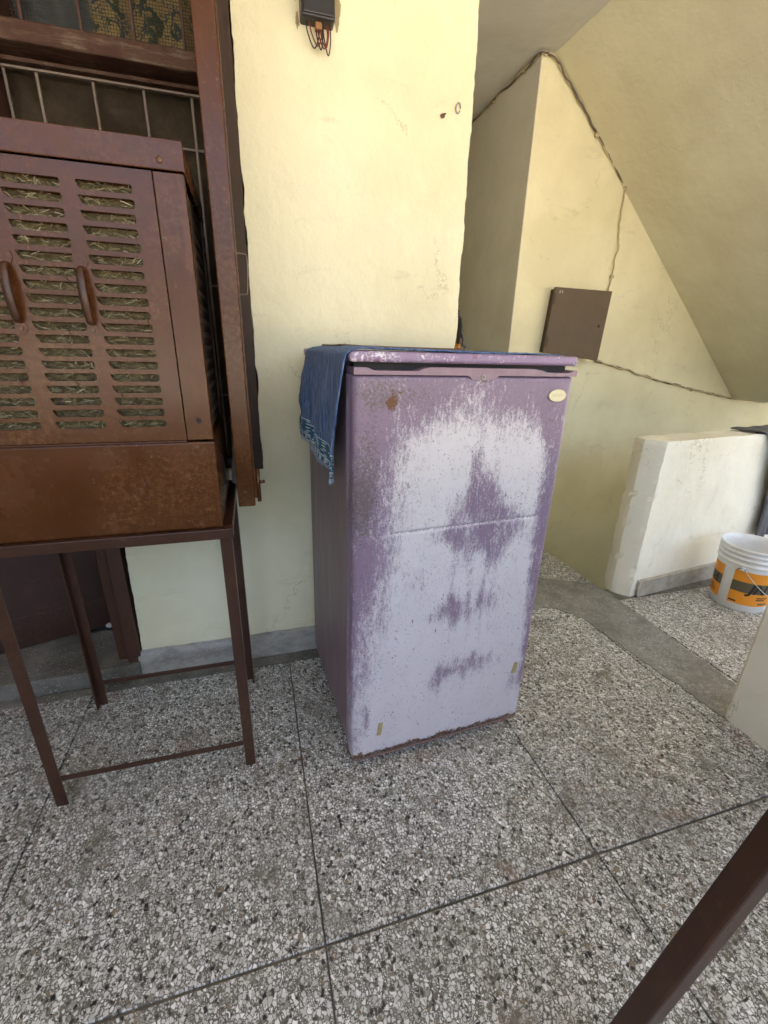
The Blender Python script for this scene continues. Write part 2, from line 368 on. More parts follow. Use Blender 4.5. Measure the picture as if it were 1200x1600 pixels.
# low parapet at the stairwell
def parapet():
    A = Vector((1.862, 1.617)); d = Vector((math.cos(R(6.5)), math.sin(R(6.5)))); n = Vector((-d.y, d.x))
    B = Vector((1.806, 1.695)); H = .836
    pts = [A, A+d*2.2, A+d*2.2+n*.13, B+Vector((.012, .07)), B]
    bm = bmesh.new(); ring0 = []
    # dense outline so the arris can crumble
    dens = []
    for i in range(len(pts)):
        a, b = pts[i], pts[(i+1) % len(pts)]; L = (b-a).length; k = max(1, int(L/.02))
        for j in range(k): dens.append((a+(b-a)*(j/k), j == 0))
    zs = [-.005]+[H*i/36 for i in range(1, 37)]
    grid = []
    for z in zs:
        row = []
        for p, corner in dens:
            q = p.copy(); k = noise.noise((q.x*9, q.y*9, z*9))*.003
            if corner: q += (Vector((2.2, 1.75))-q).normalized()*(.0015+max(0, noise.noise((z*26, q.x*5, 1))-.12)*.020+max(0, noise.noise((z*75, q.x*5, 4))-.1)*.010)
            if z > H-.001:
                q += (Vector((2.9, 1.80))-q).normalized()*.003
                zz = z+noise.noise((q.x*16, q.y*16, 3))*.003+min(0, noise.noise((q.x*40, q.y*40, 7))+.15)*.012
            else: zz = z
            row.append(bm.verts.new((q.x, q.y+k, zz)))
        grid.append(row)
    n_ = len(dens)
    for i in range(len(zs)-1):
        for j in range(n_): bm.faces.new((grid[i][j], grid[i][(j+1) % n_], grid[i+1][(j+1) % n_], grid[i+1][j]))
    bm.faces.new(grid[-1])
    o = from_bm('parapet_wall', bm, 'cream_low')
    tag(o, 'low pale parapet wall with crumbling edges beside the paint bucket', 'wall')
    sb = bmesh.new(); rows = []; prof = [(-.001, .092), (-.015, .086), (-.018, -.003)]
    for i in range(60):
        p = A+d*(.035+2.1*i/59)
        rows.append([sb.verts.new((p.x-n.x*-q0, p.y+n.y*q0, z+noise.noise((i*.4, j, 0))*.004*(z > 0))) for j, (q0, z) in enumerate(prof)])
    for i in range(59):
        for j in range(2): sb.faces.new((rows[i][j], rows[i+1][j], rows[i+1][j+1], rows[i][j+1]))
    a0 = sb.verts.new(Vector(rows[0][0].co)+Vector((-.004, .01, -.004))); sb.faces.new((a0, rows[0][0], rows[0][1], rows[0][2]))
    from_bm('skirting', sb, 'skirt_beige', o)
parapet()
nb = [(1.545, -.6)] + rough_line((1.765, -.6), (1.765, .843), .001, .05, 9) + [(1.765, .843)] + [(1.552, .845), (1.545, .836)]
nbw = prism('parapet_wall', nb, 'z', -.004, .90, 'cream_low'); tag(nbw, 'pale low wall cut off by the right edge of the picture', 'wall')

# ================================================================ WINDOW
WX0, WX1 = -.50, -.031
wn = empty('window', (0, 0, 0)); tag(wn, 'brown barred window with open shutter behind the cooler', 'window')
prism('jamb', [(-.031, .806)]+rough_line((.0155, .806), (.0155, 2.25), .003, .01, 12)+[(-.031, 2.25)], 'y', 1.597, 1.80, 'dark_wood', wn)
box('jamb', -.625, -.575, 1.645, 1.80, .735, 2.25, 'brown_wood', wn)
box('sill', -.5745, -.032, 1.64, 1.80, .80, .835, 'brown_wood', wn)
box('transom', -.5745, -.0315, 1.652, 1.79, 1.922, 1.968, 'old_wood', wn, .005)
box('mullion', -.5745, -.530, 1.66, 1.78, 1.9685, 2.2095, 'brown_wood', wn, .003)
box('rail', -.5745, -.0315, 1.702, 1.728, 1.902, 1.9115, 'old_wood', wn, .002)
box('rail', -.5745, -.0315, 1.700, 1.712, 1.886, 1.892, 'pale_iron', wn, .0015)
box('head', -.5745, -.0315, 1.645, 1.80, 2.21, 2.25, 'brown_wood', wn)
for x in (-.565, -.491, -.358, -.232, -.106): beam('bar', (x, 1.712, .835), (x, 1.712, 1.888), .0075, .0075, 'pale_iron', wn, .002)
for x in (-.498, -.363, -.237, -.110): beam('bar', (x, 1.705, 1.968), (x, 1.705, 2.21), .009, .009, 'brown_wood', wn, .002)
for z in (1.765, 1.40, 1.05): beam('cross_bar', (-.5745, 1.722, z), (-.0315, 1.722, z), .006, .004, 'pale_iron', wn, .001)
def mesh_mat():
    a = M('dusty insect screen', (.05, .035, .02), .8, .2); p = a.pos()
    n = a.noise(p, 5, 6, .7); g = a.math('MULTIPLY', a.math('SINE', a.math('MULTIPLY', a.sep(p)[0], 1500)), a.math('SINE', a.math('MULTIPLY', a.sep(p)[2], 1500)))
    a.col(a.mix(a.step(n, .4, .75), (.030, .020, .011), (.075, .058, .036))); a.bump(g, .3, .0006); return a.m
MAT['mesh'] = mesh_mat()
box('insect_screen', -.5745, -.0315, 1.752, 1.757, .836, 1.904, 'mesh', wn, 0)
def wire_mesh():
    bm = bmesh.new(); x0, x1, z0, z1 = -.5295, -.0315, 1.969, 2.209
    k = int((x1-x0)/.0075)
    for i in range(1, k): beam_mesh(bm, (x0+(x1-x0)*i/k, 1.722, z0), (x0+(x1-x0)*i/k, 1.722, z1), .0011, .0011, 0)
    k = int((z1-z0)/.0075)
    for i in range(1, k): beam_mesh(bm, (x0, 1.7232, z0+(z1-z0)*i/k), (x1, 1.7232, z0+(z1-z0)*i/k), .0011, .0011, 0)
    o = from_bm('wire_mesh', bm, 'dark_wood', wn); o['kind'] = 'stuff'
wire_mesh()
# open shutter leaf, seen on its edge
sh = box('shutter', -.060, -.0155, 1.20, 1.243, .803, 2.22, 'brown', wn, .003)
box('hinge_stile', -.058, -.0175, 1.552, 1.590, .803, 2.22, 'brown', sh, .003)
box('bottom_rail', -.057, -.0185, 1.2425, 1.5525, .806, .85, 'brown', sh, .002)
box('top_rail', -.057, -.0185, 1.2425, 1.5525, 2.17, 2.215, 'brown', sh, .002)
box('sheet_panel', -.043, -.040, 1.243, 1.552, .85, 2.17, 'dark_wood', sh, 0)
box('edge_strip', -.0153, -.0118, 1.206, 1.226, .86, 2.2, 'brown', sh, .001)
box('bolt_plate', -.0153, -.009, 1.203, 1.24, .825, .905, 'brown', sh, .001)
tube('bolt', [(-.004, 1.215, .812), (-.004, 1.215, .905)], .0055, 'brown', sh)
tube('bolt_knob', [(-.004, 1.215, .868), (.004, 1.212, .868), (.013, 1.210, .870)], .0045, 'brown', sh)
tube('pull_handle', spline([(-.026, 1.395, 1.448), (.004, 1.395, 1.446), (.011, 1.395, 1.440), (.010, 1.395, 1.40), (.006, 1.395, 1.357), (.000, 1.395, 1.349), (-.026, 1.395, 1.349)], 4), .0022, 'pale_iron', sh, 6)
box('handle_plate', -.0185, -.0155, 1.38, 1.41, 1.33, 1.47, 'brown', sh, .001)
prism('screw', [(-.040+.004*math.cos(a*.8), .846+.004*math.sin(a*.8)) for a in range(8)], 'y', 1.1975, 1.201, 'rivet', sh)
# curtain above the transom
def curtain_mat():
    a = M('yellow curtain with blue green leaves', (.5, .4, .15), .85, .2); p = a.pos()
    q = a.add(p, a.scale(a.noise(p, 10, 3, .5, 0, True), (.10, .1, .10)))
    big = a.voro(q, 9.5, 'SMOOTH_F1'); v2 = a.noise(q, 17, 4, .6, 1.6)
    base = a.mix(a.noise(p, 40, 4), (.24, .18, .065), (.34, .27, .12))
    leaf = a.step(v2, .50, .535)
    c = a.mix(leaf, base, a.mix(a.step(a.noise(p, 12, 3), .4, .6), (.025, .055, .028), (.025, .05, .085)))
    vein = a.math('ABSOLUTE', a.math('SUBTRACT', a.noise(q, 14, 2, .5, 2.2), .5))
    c = a.mix(a.step(vein, .018, .008), c, (.04, .075, .085))
    c = a.mix(a.step(a.sep(p)[0], -.335, -.36), c, a.mix(a.noise(p, 30, 5), (.03, .055, .065), (.09, .12, .13)))
    a.col(c); return a.m
MAT['curtain'] = curtain_mat()
vs, fs = [], []; nx, nz = 90, 6
for i in range(nx+1):
    for j in range(nz+1):
        x = -.565+.53*i/nx; vs.append((x, 1.765+.012*math.sin(x*70)+.006*math.sin(x*31+1), 1.90+.33*j/nz))
for i in range(nx):
    for j in range(nz): a = i*(nz+1)+j; fs.append((a, a+nz+1, a+nz+2, a+1))
cu = pyd('curtain', vs, fs, 'curtain', None, True); cu.modifiers.new('thickness', 'SOLIDIFY').thickness = .0015
tag(cu, 'yellow curtain printed with dark leaves behind the upper window bars', 'curtain')

# ================================================================ DOOR
st = struct(prism('threshold', [(-1.45, 1.56), (-.496, 1.578), (-.496, 1.83), (-.52, 1.842), (-1.45, 1.842)], 'z', -.005, .066, 'cement', None, .006))
bd = struct(box('threshold_apron', -1.45, -.53, 1.525, 1.5615, -.006, .003, 'cement', None, .001))
dr = empty('door', (-1.35, 1.70, .066)); tag(dr, 'brown door standing ajar behind the cooler stand', 'door')
jb = box('jamb', .815, .861, -.105, -.030, -.035, .732, 'brown_wood', dr, .003)
box('jamb', .775, .814, -.078, .10, 0, .732, 'brown_wood', dr, .003)
box('jamb', -.06, 0, -.08, .10, 0, 2.0, 'brown_wood', dr, .003)
lf = box('leaf', 0, .80, -.018, .018, .004, 1.88, 'door_brown', dr, .002); lf.rotation_euler.z = R(17.5); lf.location = (0.01, -.015, 0)
box('kick_board', .02, .78, -.023, -.0185, .008, .14, 'door_brown', lf, .001)
box('lock_rail', .02, .78, -.023, -.0185, .86, .98, 'door_brown', lf, .001)
box('stile', .70, .78, -.023, -.0185, .141, .859, 'door_brown', lf, .001)
dstop = bmesh.new(); bmesh.ops.create_uvsphere(dstop, u_segments=12, v_segments=8, radius=.013)
ds = from_bm('door_stop', dstop, M('white rubber', (.5, .5, .47), .5).m, dr, True); ds.location = (.688, .155, .018); ds.scale = (1.2, 1, .8)

# ================================================================ COOLER + STAND
CX0, CX1, CY0, CY1 = -.607, -.095, 1.07, 1.46
std = empty('cooler_stand', (-.343, 1.28, 0)); tag(std, 'brown angle iron stand carrying the cooler', 'stand')
def angle_leg(px, py, sx, sy, z0, z1, par, wd=.028, th=.004):
    # L profile, sx/sy give the directions of its two flanges
    pts = [(0, 0), (sx*wd, 0), (sx*wd, sy*th), (sx*th, sy*th), (sx*th, sy*wd), (0, sy*wd)]
    return prism('leg', [(px+a, py+b) for a, b in pts], 'z', z0, z1, 'stand', par)
ox, oy = .343, -1.28
angle_leg(-.612+ox, 1.078+oy, 1, 1, 0, .775, std); angle_leg(-.078+ox, 1.078+oy, -1, 1, 0, .775, std)
angle_leg(-.612+ox, 1.47+oy, 1, -1, 0, .775, std); angle_leg(-.078+ox, 1.47+oy, -1, -1, 0, .775, std)
def rail(a, b, sx, sy, nm='top_rail'): return beam(nm, tuple(Vector(a)+Vector((ox, oy, 0))), tuple(Vector(b)+Vector((ox, oy, 0))), sx, sy, 'stand', std, .0015, (0, 0, 1))
rail((-.618, 1.068, .787), (-.072, 1.068, .787), .028, .026); rail((-.618, 1.478, .787), (-.072, 1.478, .787), .028, .026)
rail((-.604, 1.0825, .787), (-.604, 1.4635, .787), .026, .0255); rail((-.0865, 1.0825, .787), (-.0865, 1.4635, .787), .026, .0255)
rail((-.5835, 1.082, .095), (-.1065, 1.082, .090), .004, .017, 'stretcher'); rail((-.5835, 1.466, .094), (-.1065, 1.466, .092), .004, .017, 'stretcher')

cl = empty('air_cooler', (-.351, 1.265, .8005)); tag(cl, 'brown steel desert air cooler with slotted front door', 'air cooler')
bx_, by_, bz_ = .351, -1.265, -.8005
def cbox(nm, x0, x1, y0, y1, z0, z1, mat='brown', par=cl, bev=.002): return box(nm, x0+bx_, x1+bx_, y0+by_, y1+by_, z0+bz_, z1+bz_, mat, par, bev)
def cprism(nm, poly, y0, y1, mat='brown', par=cl, bev=0): return prism(nm, [(a+bx_, b+bz_) for a, b in poly], 'y', y0+by_, y1+by_, mat, par, bev)
tank = cbox('tank', CX0, CX1+.002, CY0-.001, CY1, .8005, 1.011, bev=.004)
cbox('seam_lip', CX0, -.15, CY0-.004, CY0+.002, 1.0112, 1.0155)
# posts, top
for nm, x0, x1 in (('corner_post', -.1485, CX1), ('corner_post', CX0, -.5535)):
    cbox(nm, x0, x1, CY0, CY0+.003, 1.016, 1.519, bev=.0012)
cbox('corner_post', CX1-.0035, CX1, CY0+.0035, CY0+.032, 1.016, 1.519, bev=.0008)
cbox('corner_post', CX1-.0035, CX1, CY1-.035, CY1, 1.016, 1.519, bev=.0008)
cbox('corner_post', CX0, CX0+.0035, CY1-.035, CY1, 1.016, 1.519, bev=.0008)
tp = cbox('top_strip', CX0-.002, CX1+.003, CY0-.0045, CY0-.0005, 1.521, 1.569, bev=.0015)
cbox('top', CX0-.001, CX1+.002, CY0, CY1, 1.563, 1.568, bev=.001)
cbox('top_strip', CX1-.001, CX1+.0025, CY0+.0005, CY1, 1.521, 1.5625, bev=.0008)
cbox('back_panel', CX0, CX1-.004, CY1-.003, CY1, 1.02, 1.56, 'dark', bev=0)
# slotted sheet
def slotted(x0, x1, z0, z1, cols, rows, hw, hh, th, slant=0.0):
    """sheet in (x, z) with real slots; cols / rows are slot centres"""
    vs, fs = [], []
    def V(x, z): vs.append((x, z)); return len(vs)-1
    xe = [x0]+[(a+b)/2 for a, b in zip(cols, cols[1:])]+[x1]; ze = [z0]+[(a+b)/2 for a, b in zip(rows, rows[1:])]+[z1]
    for i, cx in enumerate(cols):
        for j, cz in enumerate(rows):
            L, Rr, B, T = xe[i], xe[i+1], ze[j], ze[j+1]; ch = hh*.95
            jx = random.uniform(-.0008, .0008); jz = random.uniform(-.0006, .0006)
            inner = [(cx-hw+ch*1.3, cz-hh), (cx+hw-ch*.6, cz-hh), (cx+hw-ch*.12, cz-hh*.55), (cx+hw, cz+hh*.2), (cx+hw-ch*.15, cz+hh*.8), (cx+hw-ch*.5, cz+hh), (cx-hw+ch*.1, cz+hh), (cx-hw, cz+hh*.75), (cx-hw+ch*.3, cz-hh*.1), (cx-hw+ch*.7, cz-hh*.65)]
            inner = [(a+jx, b+jz) for a, b in inner]
            outer = [(cx-hw+ch*1.3, B), (cx+hw-ch*.6, B), (Rr, B), (Rr, cz), (Rr, T), (cx+hw-ch*.5, T), (cx-hw+ch*.1, T), (L, T), (L, cz), (L, B)]
            a = [V(*p) for p in inner]; b = [V(*p) for p in outer]; n = len(a)
            for k in range(n): fs.append((b[k], b[(k+1) % n], a[(k+1) % n], a[k]))
    bm = bmesh.new(); bv = [bm.verts.new((x, 0, z)) for x, z in vs]
    for f in fs: bm.faces.new([bv[k] for k in f])
    bmesh.ops.remove_doubles(bm, verts=bm.verts[:], dist=1e-5)
    bmesh.ops.recalc_face_normals(bm, faces=bm.faces[:])
    ext = bmesh.ops.extrude_face_region(bm, geom=bm.faces[:])
    for g in ext['geom']:
        if isinstance(g, bmesh.types.BMVert): g.co.y += th
    return bm
cols = [-.4695, -.3505, -.2330]; rows = [1.0545+.02394*i for i in range(19)]
pb = slotted(-.5525, -.1505, 1.0165, 1.5185, cols, rows, .0462, .0076, .0028)
fp = from_bm('front_door', pb, 'brown', cl); fp.location = (bx_, CY0+.0005+by_, bz_)
# pressed lips at the top of each slot
for cx in cols:
    for cz in rows:
        v = [(cx-.042, .0034, cz+.0082), (cx+.042, .0034, cz+.0082), (cx+.042, .010, cz+.0062), (cx-.042, .010, cz+.0062)]
        if cx == cols[0] and cz == rows[0]:
            lipme = bpy.data.meshes.new('louvre_lip'); lipme.from_pydata([(a-cx, b, c-cz) for a, b, c in v], [], [(0, 1, 2, 3)]); lipme.materials.append(MAT['brown'])
        lo = bpy.data.objects.new('louvre_lip', lipme); C.objects.link(lo); lo.parent = fp; lo.location = (cx, 0, cz)
# door handles
for hx in (-.2945, -.4155):
    prof = spline([(0, .002, 1.352), (0, -.012, 1.346), (0, -.019, 1.328), (0, -.022, 1.302), (0, -.018, 1.275), (0, -.012, 1.255), (0, .001, 1.251)], 5)
    vs, fs = [], []
    for i, p in enumerate(prof):
        t = i/(len(prof)-1); hwid = .0038+.0024*math.sin(math.pi*t)
        for s_, dy in ((-1, .0025), (-.6, -.0015), (.6, -.0015), (1, .0025)): vs.append((hx+s_*hwid, p.y+dy, p.z))
    for i in range(len(prof)-1):
        for k in range(3): a = i*4+k; fs.append((a, a+1, a+5, a+4))
    hd = pyd('handle', vs, fs, 'stand', fp, True); hd.modifiers.new('thickness', 'SOLIDIFY').thickness = .0022
    prism('handle_plate', [(hx-.013, 1.360), (hx-.011, 1.372), (hx+.010, 1.372), (hx+.013, 1.360), (hx+.007, 1.349), (hx-.007, 1.349)], 'y', -.0022, .0003, 'brown', hd)
    prism('handle_plate', [(hx+.011*math.cos(a*.6), 1.241+.0115*math.sin(a*.6)) for a in range(10)], 'y', -.0022, .0003, 'brown', hd)
    prism('rivet', [(hx+.0042*math.cos(a*.7), 1.240+.0042*math.sin(a*.7)) for a in range(9)], 'y', -.0042, -.0018, 'rivet', hd)
def rivet(x, z, r, y, mat='rivet', nm='rivet'):
    bm = bmesh.new(); bmesh.ops.create_uvsphere(bm, u_segments=14, v_segments=8, radius=r)
    o = from_bm(nm, bm, mat, cl, True); o.location = (x+bx_, y+by_, z+bz_); o.scale = (1, .45, 1)
rivet(-.133, 1.536, .0062, CY0-.0045); rivet(-.131, .998, .0058, CY0-.0012)
cprism('post_hole', [(-.1205+.0062*math.cos(a*.45), 1.058+.0062*math.sin(a*.45)) for a in range(14)], CY0-.0007, CY0-.0002, 'dark')
# side panel with pierced pattern
sb = slotted(CY0+.036, CY1-.037, 1.03, 1.515, [CY0+.062+.030*i for i in range(10)], [1.06+.030*i for i in range(15)], .0085, .0075, .002)
sp = from_bm('side_panel', sb, 'dark_wood', cl)
sp.rotation_euler.z = R(90); sp.location = (CX1-.006+bx_, by_, bz_)
# wood wool
def wool_mat():
    a = M('dry wood wool', (.4, .33, .17), .85, .2); p = a.pos(True); r = a.attr('tone')
    a.col(a.ramp(r, [(0, (.045, .036, .018)), (.4, (.17, .138, .070)), (.75, (.28, .238, .132)), (1, (.44, .40, .27))])); return a.m
MAT['wool'] = wool_mat()
def wool():
    vs, fs, tone = [], [], []
    def quadstrip(pts, wv, tn):
        b = len(vs)
        for p in pts: vs.append(tuple(p-wv)); vs.append(tuple(p+wv)); tone.extend((tn, tn))
        for i in range(len(pts)-1): fs.append((b+2*i, b+2*i+1, b+2*i+3, b+2*i+2))
    b = len(vs)   # backing mat, lumpy
    nx, nz = 70, 130
    for i in range(nx+1):
        for j in range(nz+1):
            x = -.552+.402*i/nx; z = 1.02+.498*j/nz
            vs.append((x, CY0+.019+.007*noise.noise((x*60, z*60, 1))+.004*noise.noise((x*160, z*160, 2)), z)); tone.append(.05+.5*(noise.noise((x*50, z*90, 7))*.5+.5)*random.uniform(.5, 1))
    for i in range(nx):
        for j in range(nz): a = b+i*(nz+1)+j; fs.append((a, a+nz+1, a+nz+2, a+1))
    for cx in cols:
        for cz in rows:
            for k in range(64):
                x = cx+random.uniform(-.048, .048); z = cz+random.uniform(-.010, .006); y = CY0+random.uniform(.004, .014)
                a = random.choice((random.gauss(.5, .5), random.gauss(-.4, .6), random.gauss(2.6, .5))); L = random.uniform(.008, .022); cv = random.uniform(-1.6, 1.6)
                pts = []; p = Vector((x, y, z)); 
                for s_ in range(4):
                    pts.append(p.copy()); p = p+Vector((math.cos(a), random.uniform(-.25, .12), math.sin(a)*.7))*L/3; a += cv/3
                quadstrip(pts, Vector((-math.sin(a), 0, math.cos(a)))*random.uniform(.00035, .0008), random.random()**1.5)
            if random.random() < .16:    # dark loose twig
                x = cx+random.uniform(-.04, .04); p0 = Vector((x, CY0+.002, cz+.004)); p1 = p0+Vector((random.uniform(.004, .014), -.006, -.018)); p2 = p1+Vector((.004, -.002, -.008))
                quadstrip([p0, p1, p2], Vector((.0007, 0, .0003)), 0)
    me = bpy.data.meshes.new('wood_wool'); me.from_pydata([(v[0]+bx_, v[1]+by_, v[2]+bz_) for v in vs], [], fs)
    at = me.attributes.new('tone', 'FLOAT', 'POINT'); at.data.foreach_set('value', tone)
    o = link('wood_wool_pad', me, 'wool', cl); o['kind'] = 'stuff'
wool()
# pale water pipe showing in the gap
tube('water_pipe', spline([(-.06+bx_, 1.40+by_, 1.02+bz_), (-.062+bx_, 1.40+by_, .93+bz_), (-.070+bx_, 1.41+by_, .86+bz_), (-.073+bx_, 1.42+by_, .812+bz_)], 6), .011, M('grey plastic pipe', (.42, .41, .36), .5).m, cl, 10)

# ================================================================ FRIDGE
FW, FD, FZ = .598, .575, .036
ang = math.atan2(.037, .584); ex = Vector((math.cos(ang), math.sin(ang))); ey = Vector((-ex.y, ex.x))
fo = Vector((.204, .979))+ex*FW/2+ey*.29
fr = empty('refrigerator', (fo.x, fo.y, 0), ang); fr.rotation_euler = (0, R(.35), ang)
tag(fr, 'old single door mauve refrigerator with paint worn to white', 'refrigerator')
HW = FW/2
PUR = (.235, .125, .245); PALE = (.60, .575, .655)
def fridge_door_mat():
    a = M('worn mauve door paint', PUR, .42, .45); p = a.pos(True)
    wear, rust, dirt = a.attr('wear'), a.attr('rust'), a.attr('grime')
    streak = a.noise(a.scale(p, (1, 1, .16)), 70, 6, .68, .3); cloud = a.noise(a.scale(p, (1, 1, .6)), 16, 7, .7, .4); fine = a.noise(p, 240, 4, .7)
    hair = a.noise(a.scale(p, (1, 1, .30)), 150, 5, .75, .5)
    nn = a.math('ADD', a.math('MULTIPLY', a.math('SUBTRACT', streak, .5), .9), a.math('MULTIPLY', a.math('SUBTRACT', cloud, .5), 1.5))
    nn = a.math('ADD', nn, a.math('ADD', a.math('MULTIPLY', a.math('SUBTRACT', hair, .5), 2.1), a.math('MULTIPLY', a.math('SUBTRACT', fine, .5), 1.5)))
    w_ = a.math('ADD', wear, nn)
    mk = a.math('ADD', a.math('MULTIPLY', a.step(w_, .08, .84), .82), a.math('MULTIPLY', a.step(wear, .12, .80), .18))
    pur = a.mix(a.noise(p, 7, 5, .6), (.190, .128, .188), (.255, .190, .248))
    pale = a.mix(a.step(a.sep(p)[2], .35, .95), a.mix(cloud, (.49, .455, .485), (.61, .575, .595)), a.mix(cloud, (.56, .52, .515), (.70, .66, .64)))
    c = a.mix(mk, pur, pale)
    # scratches and chips
    cre = a.attr('crease'); c = a.mix(a.math('MULTIPLY', cre, .8), c, a.mix(a.step(fine, .45, .6), (.28, .20, .23), (.70, .66, .66)))
    sc_ = a.voro(a.add(a.scale(p, (1, 1, .42)), a.scale(a.noise(p, 30, 3, .5, 0, True), (.02, .02, .02))), 46)
    c = a.mix(a.math('MULTIPLY', a.step(sc_, .15, .07), a.step(a.noise(p, 8, 5, .7), .46, .58, .12, .8)), c, (.13, .10, .12))
    spk = a.math('MULTIPLY', a.step(a.noise(a.scale(p, (1, 1, .8)), 190, 3, .6), .63, .68), a.step(a.noise(p, 6, 5, .7), .38, .60, .25, .85)); c = a.mix(spk, c, (.12, .095, .105))
    rd = a.math('MULTIPLY', a.step(a.voro(p, 34), .10, .045), a.step(a.noise(p, 5, 4, .6), .47, .60)); c = a.mix(a.math('MULTIPLY', rd, .8), c, (.15, .075, .035))
    lo = a.noise(p, 170, 4, .75)
    g = a.math('ADD', dirt, a.math('MULTIPLY', a.math('SUBTRACT', lo, .5), 2.8))
    c = a.mix(a.step(g, .50, .92, 0, .78), c, (.115, .095, .075))
    r_ = a.math('ADD', rust, a.math('MULTIPLY', a.math('SUBTRACT', a.noise(p, 70, 6, .75), .5), 1.7))
    rm_ = a.step(r_, .55, .75)
    c = a.mix(rm_, c, a.mix(a.noise(p, 130, 4), (.06, .026, .012), (.23, .105, .04)))
    a.col(c)
    a.rough(a.math('ADD', a.step(mk, 0, 1, .36, .52), a.math('MULTIPLY', rm_, .3)))
    a.bump(a.math('ADD', a.math('MULTIPLY', mk, -.35), a.math('ADD', a.math('MULTIPLY', fine, .5), a.math('MULTIPLY', rm_, .7))), .25, .0008); return a.m
MAT['fdoor'] = fridge_door_mat()
def fridge_side_mat(name, b0, b1, dirty=.5, gl=.38):
    a = M(name, b0, gl, .5); p = a.pos(True)
    n = a.noise(a.scale(p, (1, 1, .18)), 26, 6, .65); f = a.noise(p, 130, 5, .7); big = a.noise(p, 4, 5)
    c = a.mix(a.step(n, .35, .7), b0, b1)
    c = a.mix(a.math('MULTIPLY', a.step(big, .4, .7), dirty), c, (.17, .115, .12))
    c = a.mix(a.step(f, .68, .75, 0, .7), c, (.10, .065, .06))
    a.col(c); a.rough(a.step(n, .3, .7, gl-.06, gl+.15)); a.bump(f, .15, .0006); return a.m
MAT['fside'] = fridge_side_mat('mauve cabinet paint', (.195, .130, .158), (.25, .182, .204))
MAT['fstrip'] = fridge_side_mat('pinkish mauve plastic', (.24, .155, .185), (.29, .20, .23), .3)
def lip_mat():
    a = M('chipped mauve lid edge', PUR, .35, .5); p = a.pos(True)
    ch = a.math('ADD', a.noise(a.scale(p, (1, 1, 1)), 150, 5, .75), a.math('MULTIPLY', a.step(a.sep(p)[0], .12, -.28), .10))
    mk = a.math('MULTIPLY', a.step(ch, .605, .65), a.step(a.noise(p, 14, 4), .38, .55))
    c = a.mix(a.noise(p, 20, 5), (.235, .155, .245), (.31, .22, .32)); c = a.mix(mk, c, (.72, .66, .68))
    c = a.mix(a.step(a.noise(p, 33, 5), .6, .7, 0, .8), c, (.22, .07, .14))
    a.col(c); a.bump(mk, -.3, .0006); return a.m
MAT['flip'] = lip_mat()
# cabinet
box('cabinet', -HW+.004, HW-.004, -.225, .285, FZ+.008, 1.192, 'fside', fr, .012, 3)
box('gasket', -HW+.012, HW-.012, -.2365, -.2245, FZ+.02, 1.165, 'dark', fr, .002)
box('compressor_tray', -HW+.03, HW-.03, -.20, .26, .018, FZ+.0075, 'dark', fr, 0)
for sx in (-1, 1):
    for y in (-.20, .23):
        bm = bmesh.new(); bmesh.ops.create_cone(bm, cap_ends=True, segments=16, radius1=.018, radius2=.013, depth=.02)
        o = from_bm('foot', bm, 'black', fr); o.location = (sx*.23, y, .0102)
# lid
box('lid', -HW-.005, HW+.011, -.285, .29, 1.189, 1.2125, 'flip', fr, .008, 3)
box('recess', -HW+.01, HW-.01, -.262, -.2255, 1.165, 1.1885, 'dark', fr, 0)
# handle strip with finger scoops along its upper edge
top = []
def sm(a, b, t): t = max(0, min(1, (t-a)/(b-a))); return t*t*(3-2*t)
for i in range(121):
    u = i/120; x = -HW+.001+(FW-.001+.002)*u
    z = 1.1785
    dip = sm(.045, .085, u)*(1-sm(.245, .285, u))+sm(.80, .86, u)*(1-sm(.955, .985, u))
    z -= .0065*dip-.006*(sm(.285, .30, u)*(1-sm(.78, .80, u))) *.35
    top.append((x, z))
bot = []
for i in range(121):
    u = 1-i/120; x = -HW+.001+(FW-.001+.002)*u
    b = sm(.470, .490, u)*(1-sm(.590, .61, u)); bot.append((x, 1.1635-.0105*b))
prism('handle_strip', top+bot, 'y', -.2955, -.238, 'fstrip', fr, .0016)
prism('lock', [(.0235+.0052*math.cos(a*.42), 1.1605+.0058*math.sin(a*.42)) for a in range(15)], 'y', -.2972, -.295, 'steel', fr)
prism('keyhole', [(.0222, 1.157), (.0248, 1.157), (.0248, 1.164), (.0222, 1.164)], 'y', -.2978, -.297, 'dark', fr)
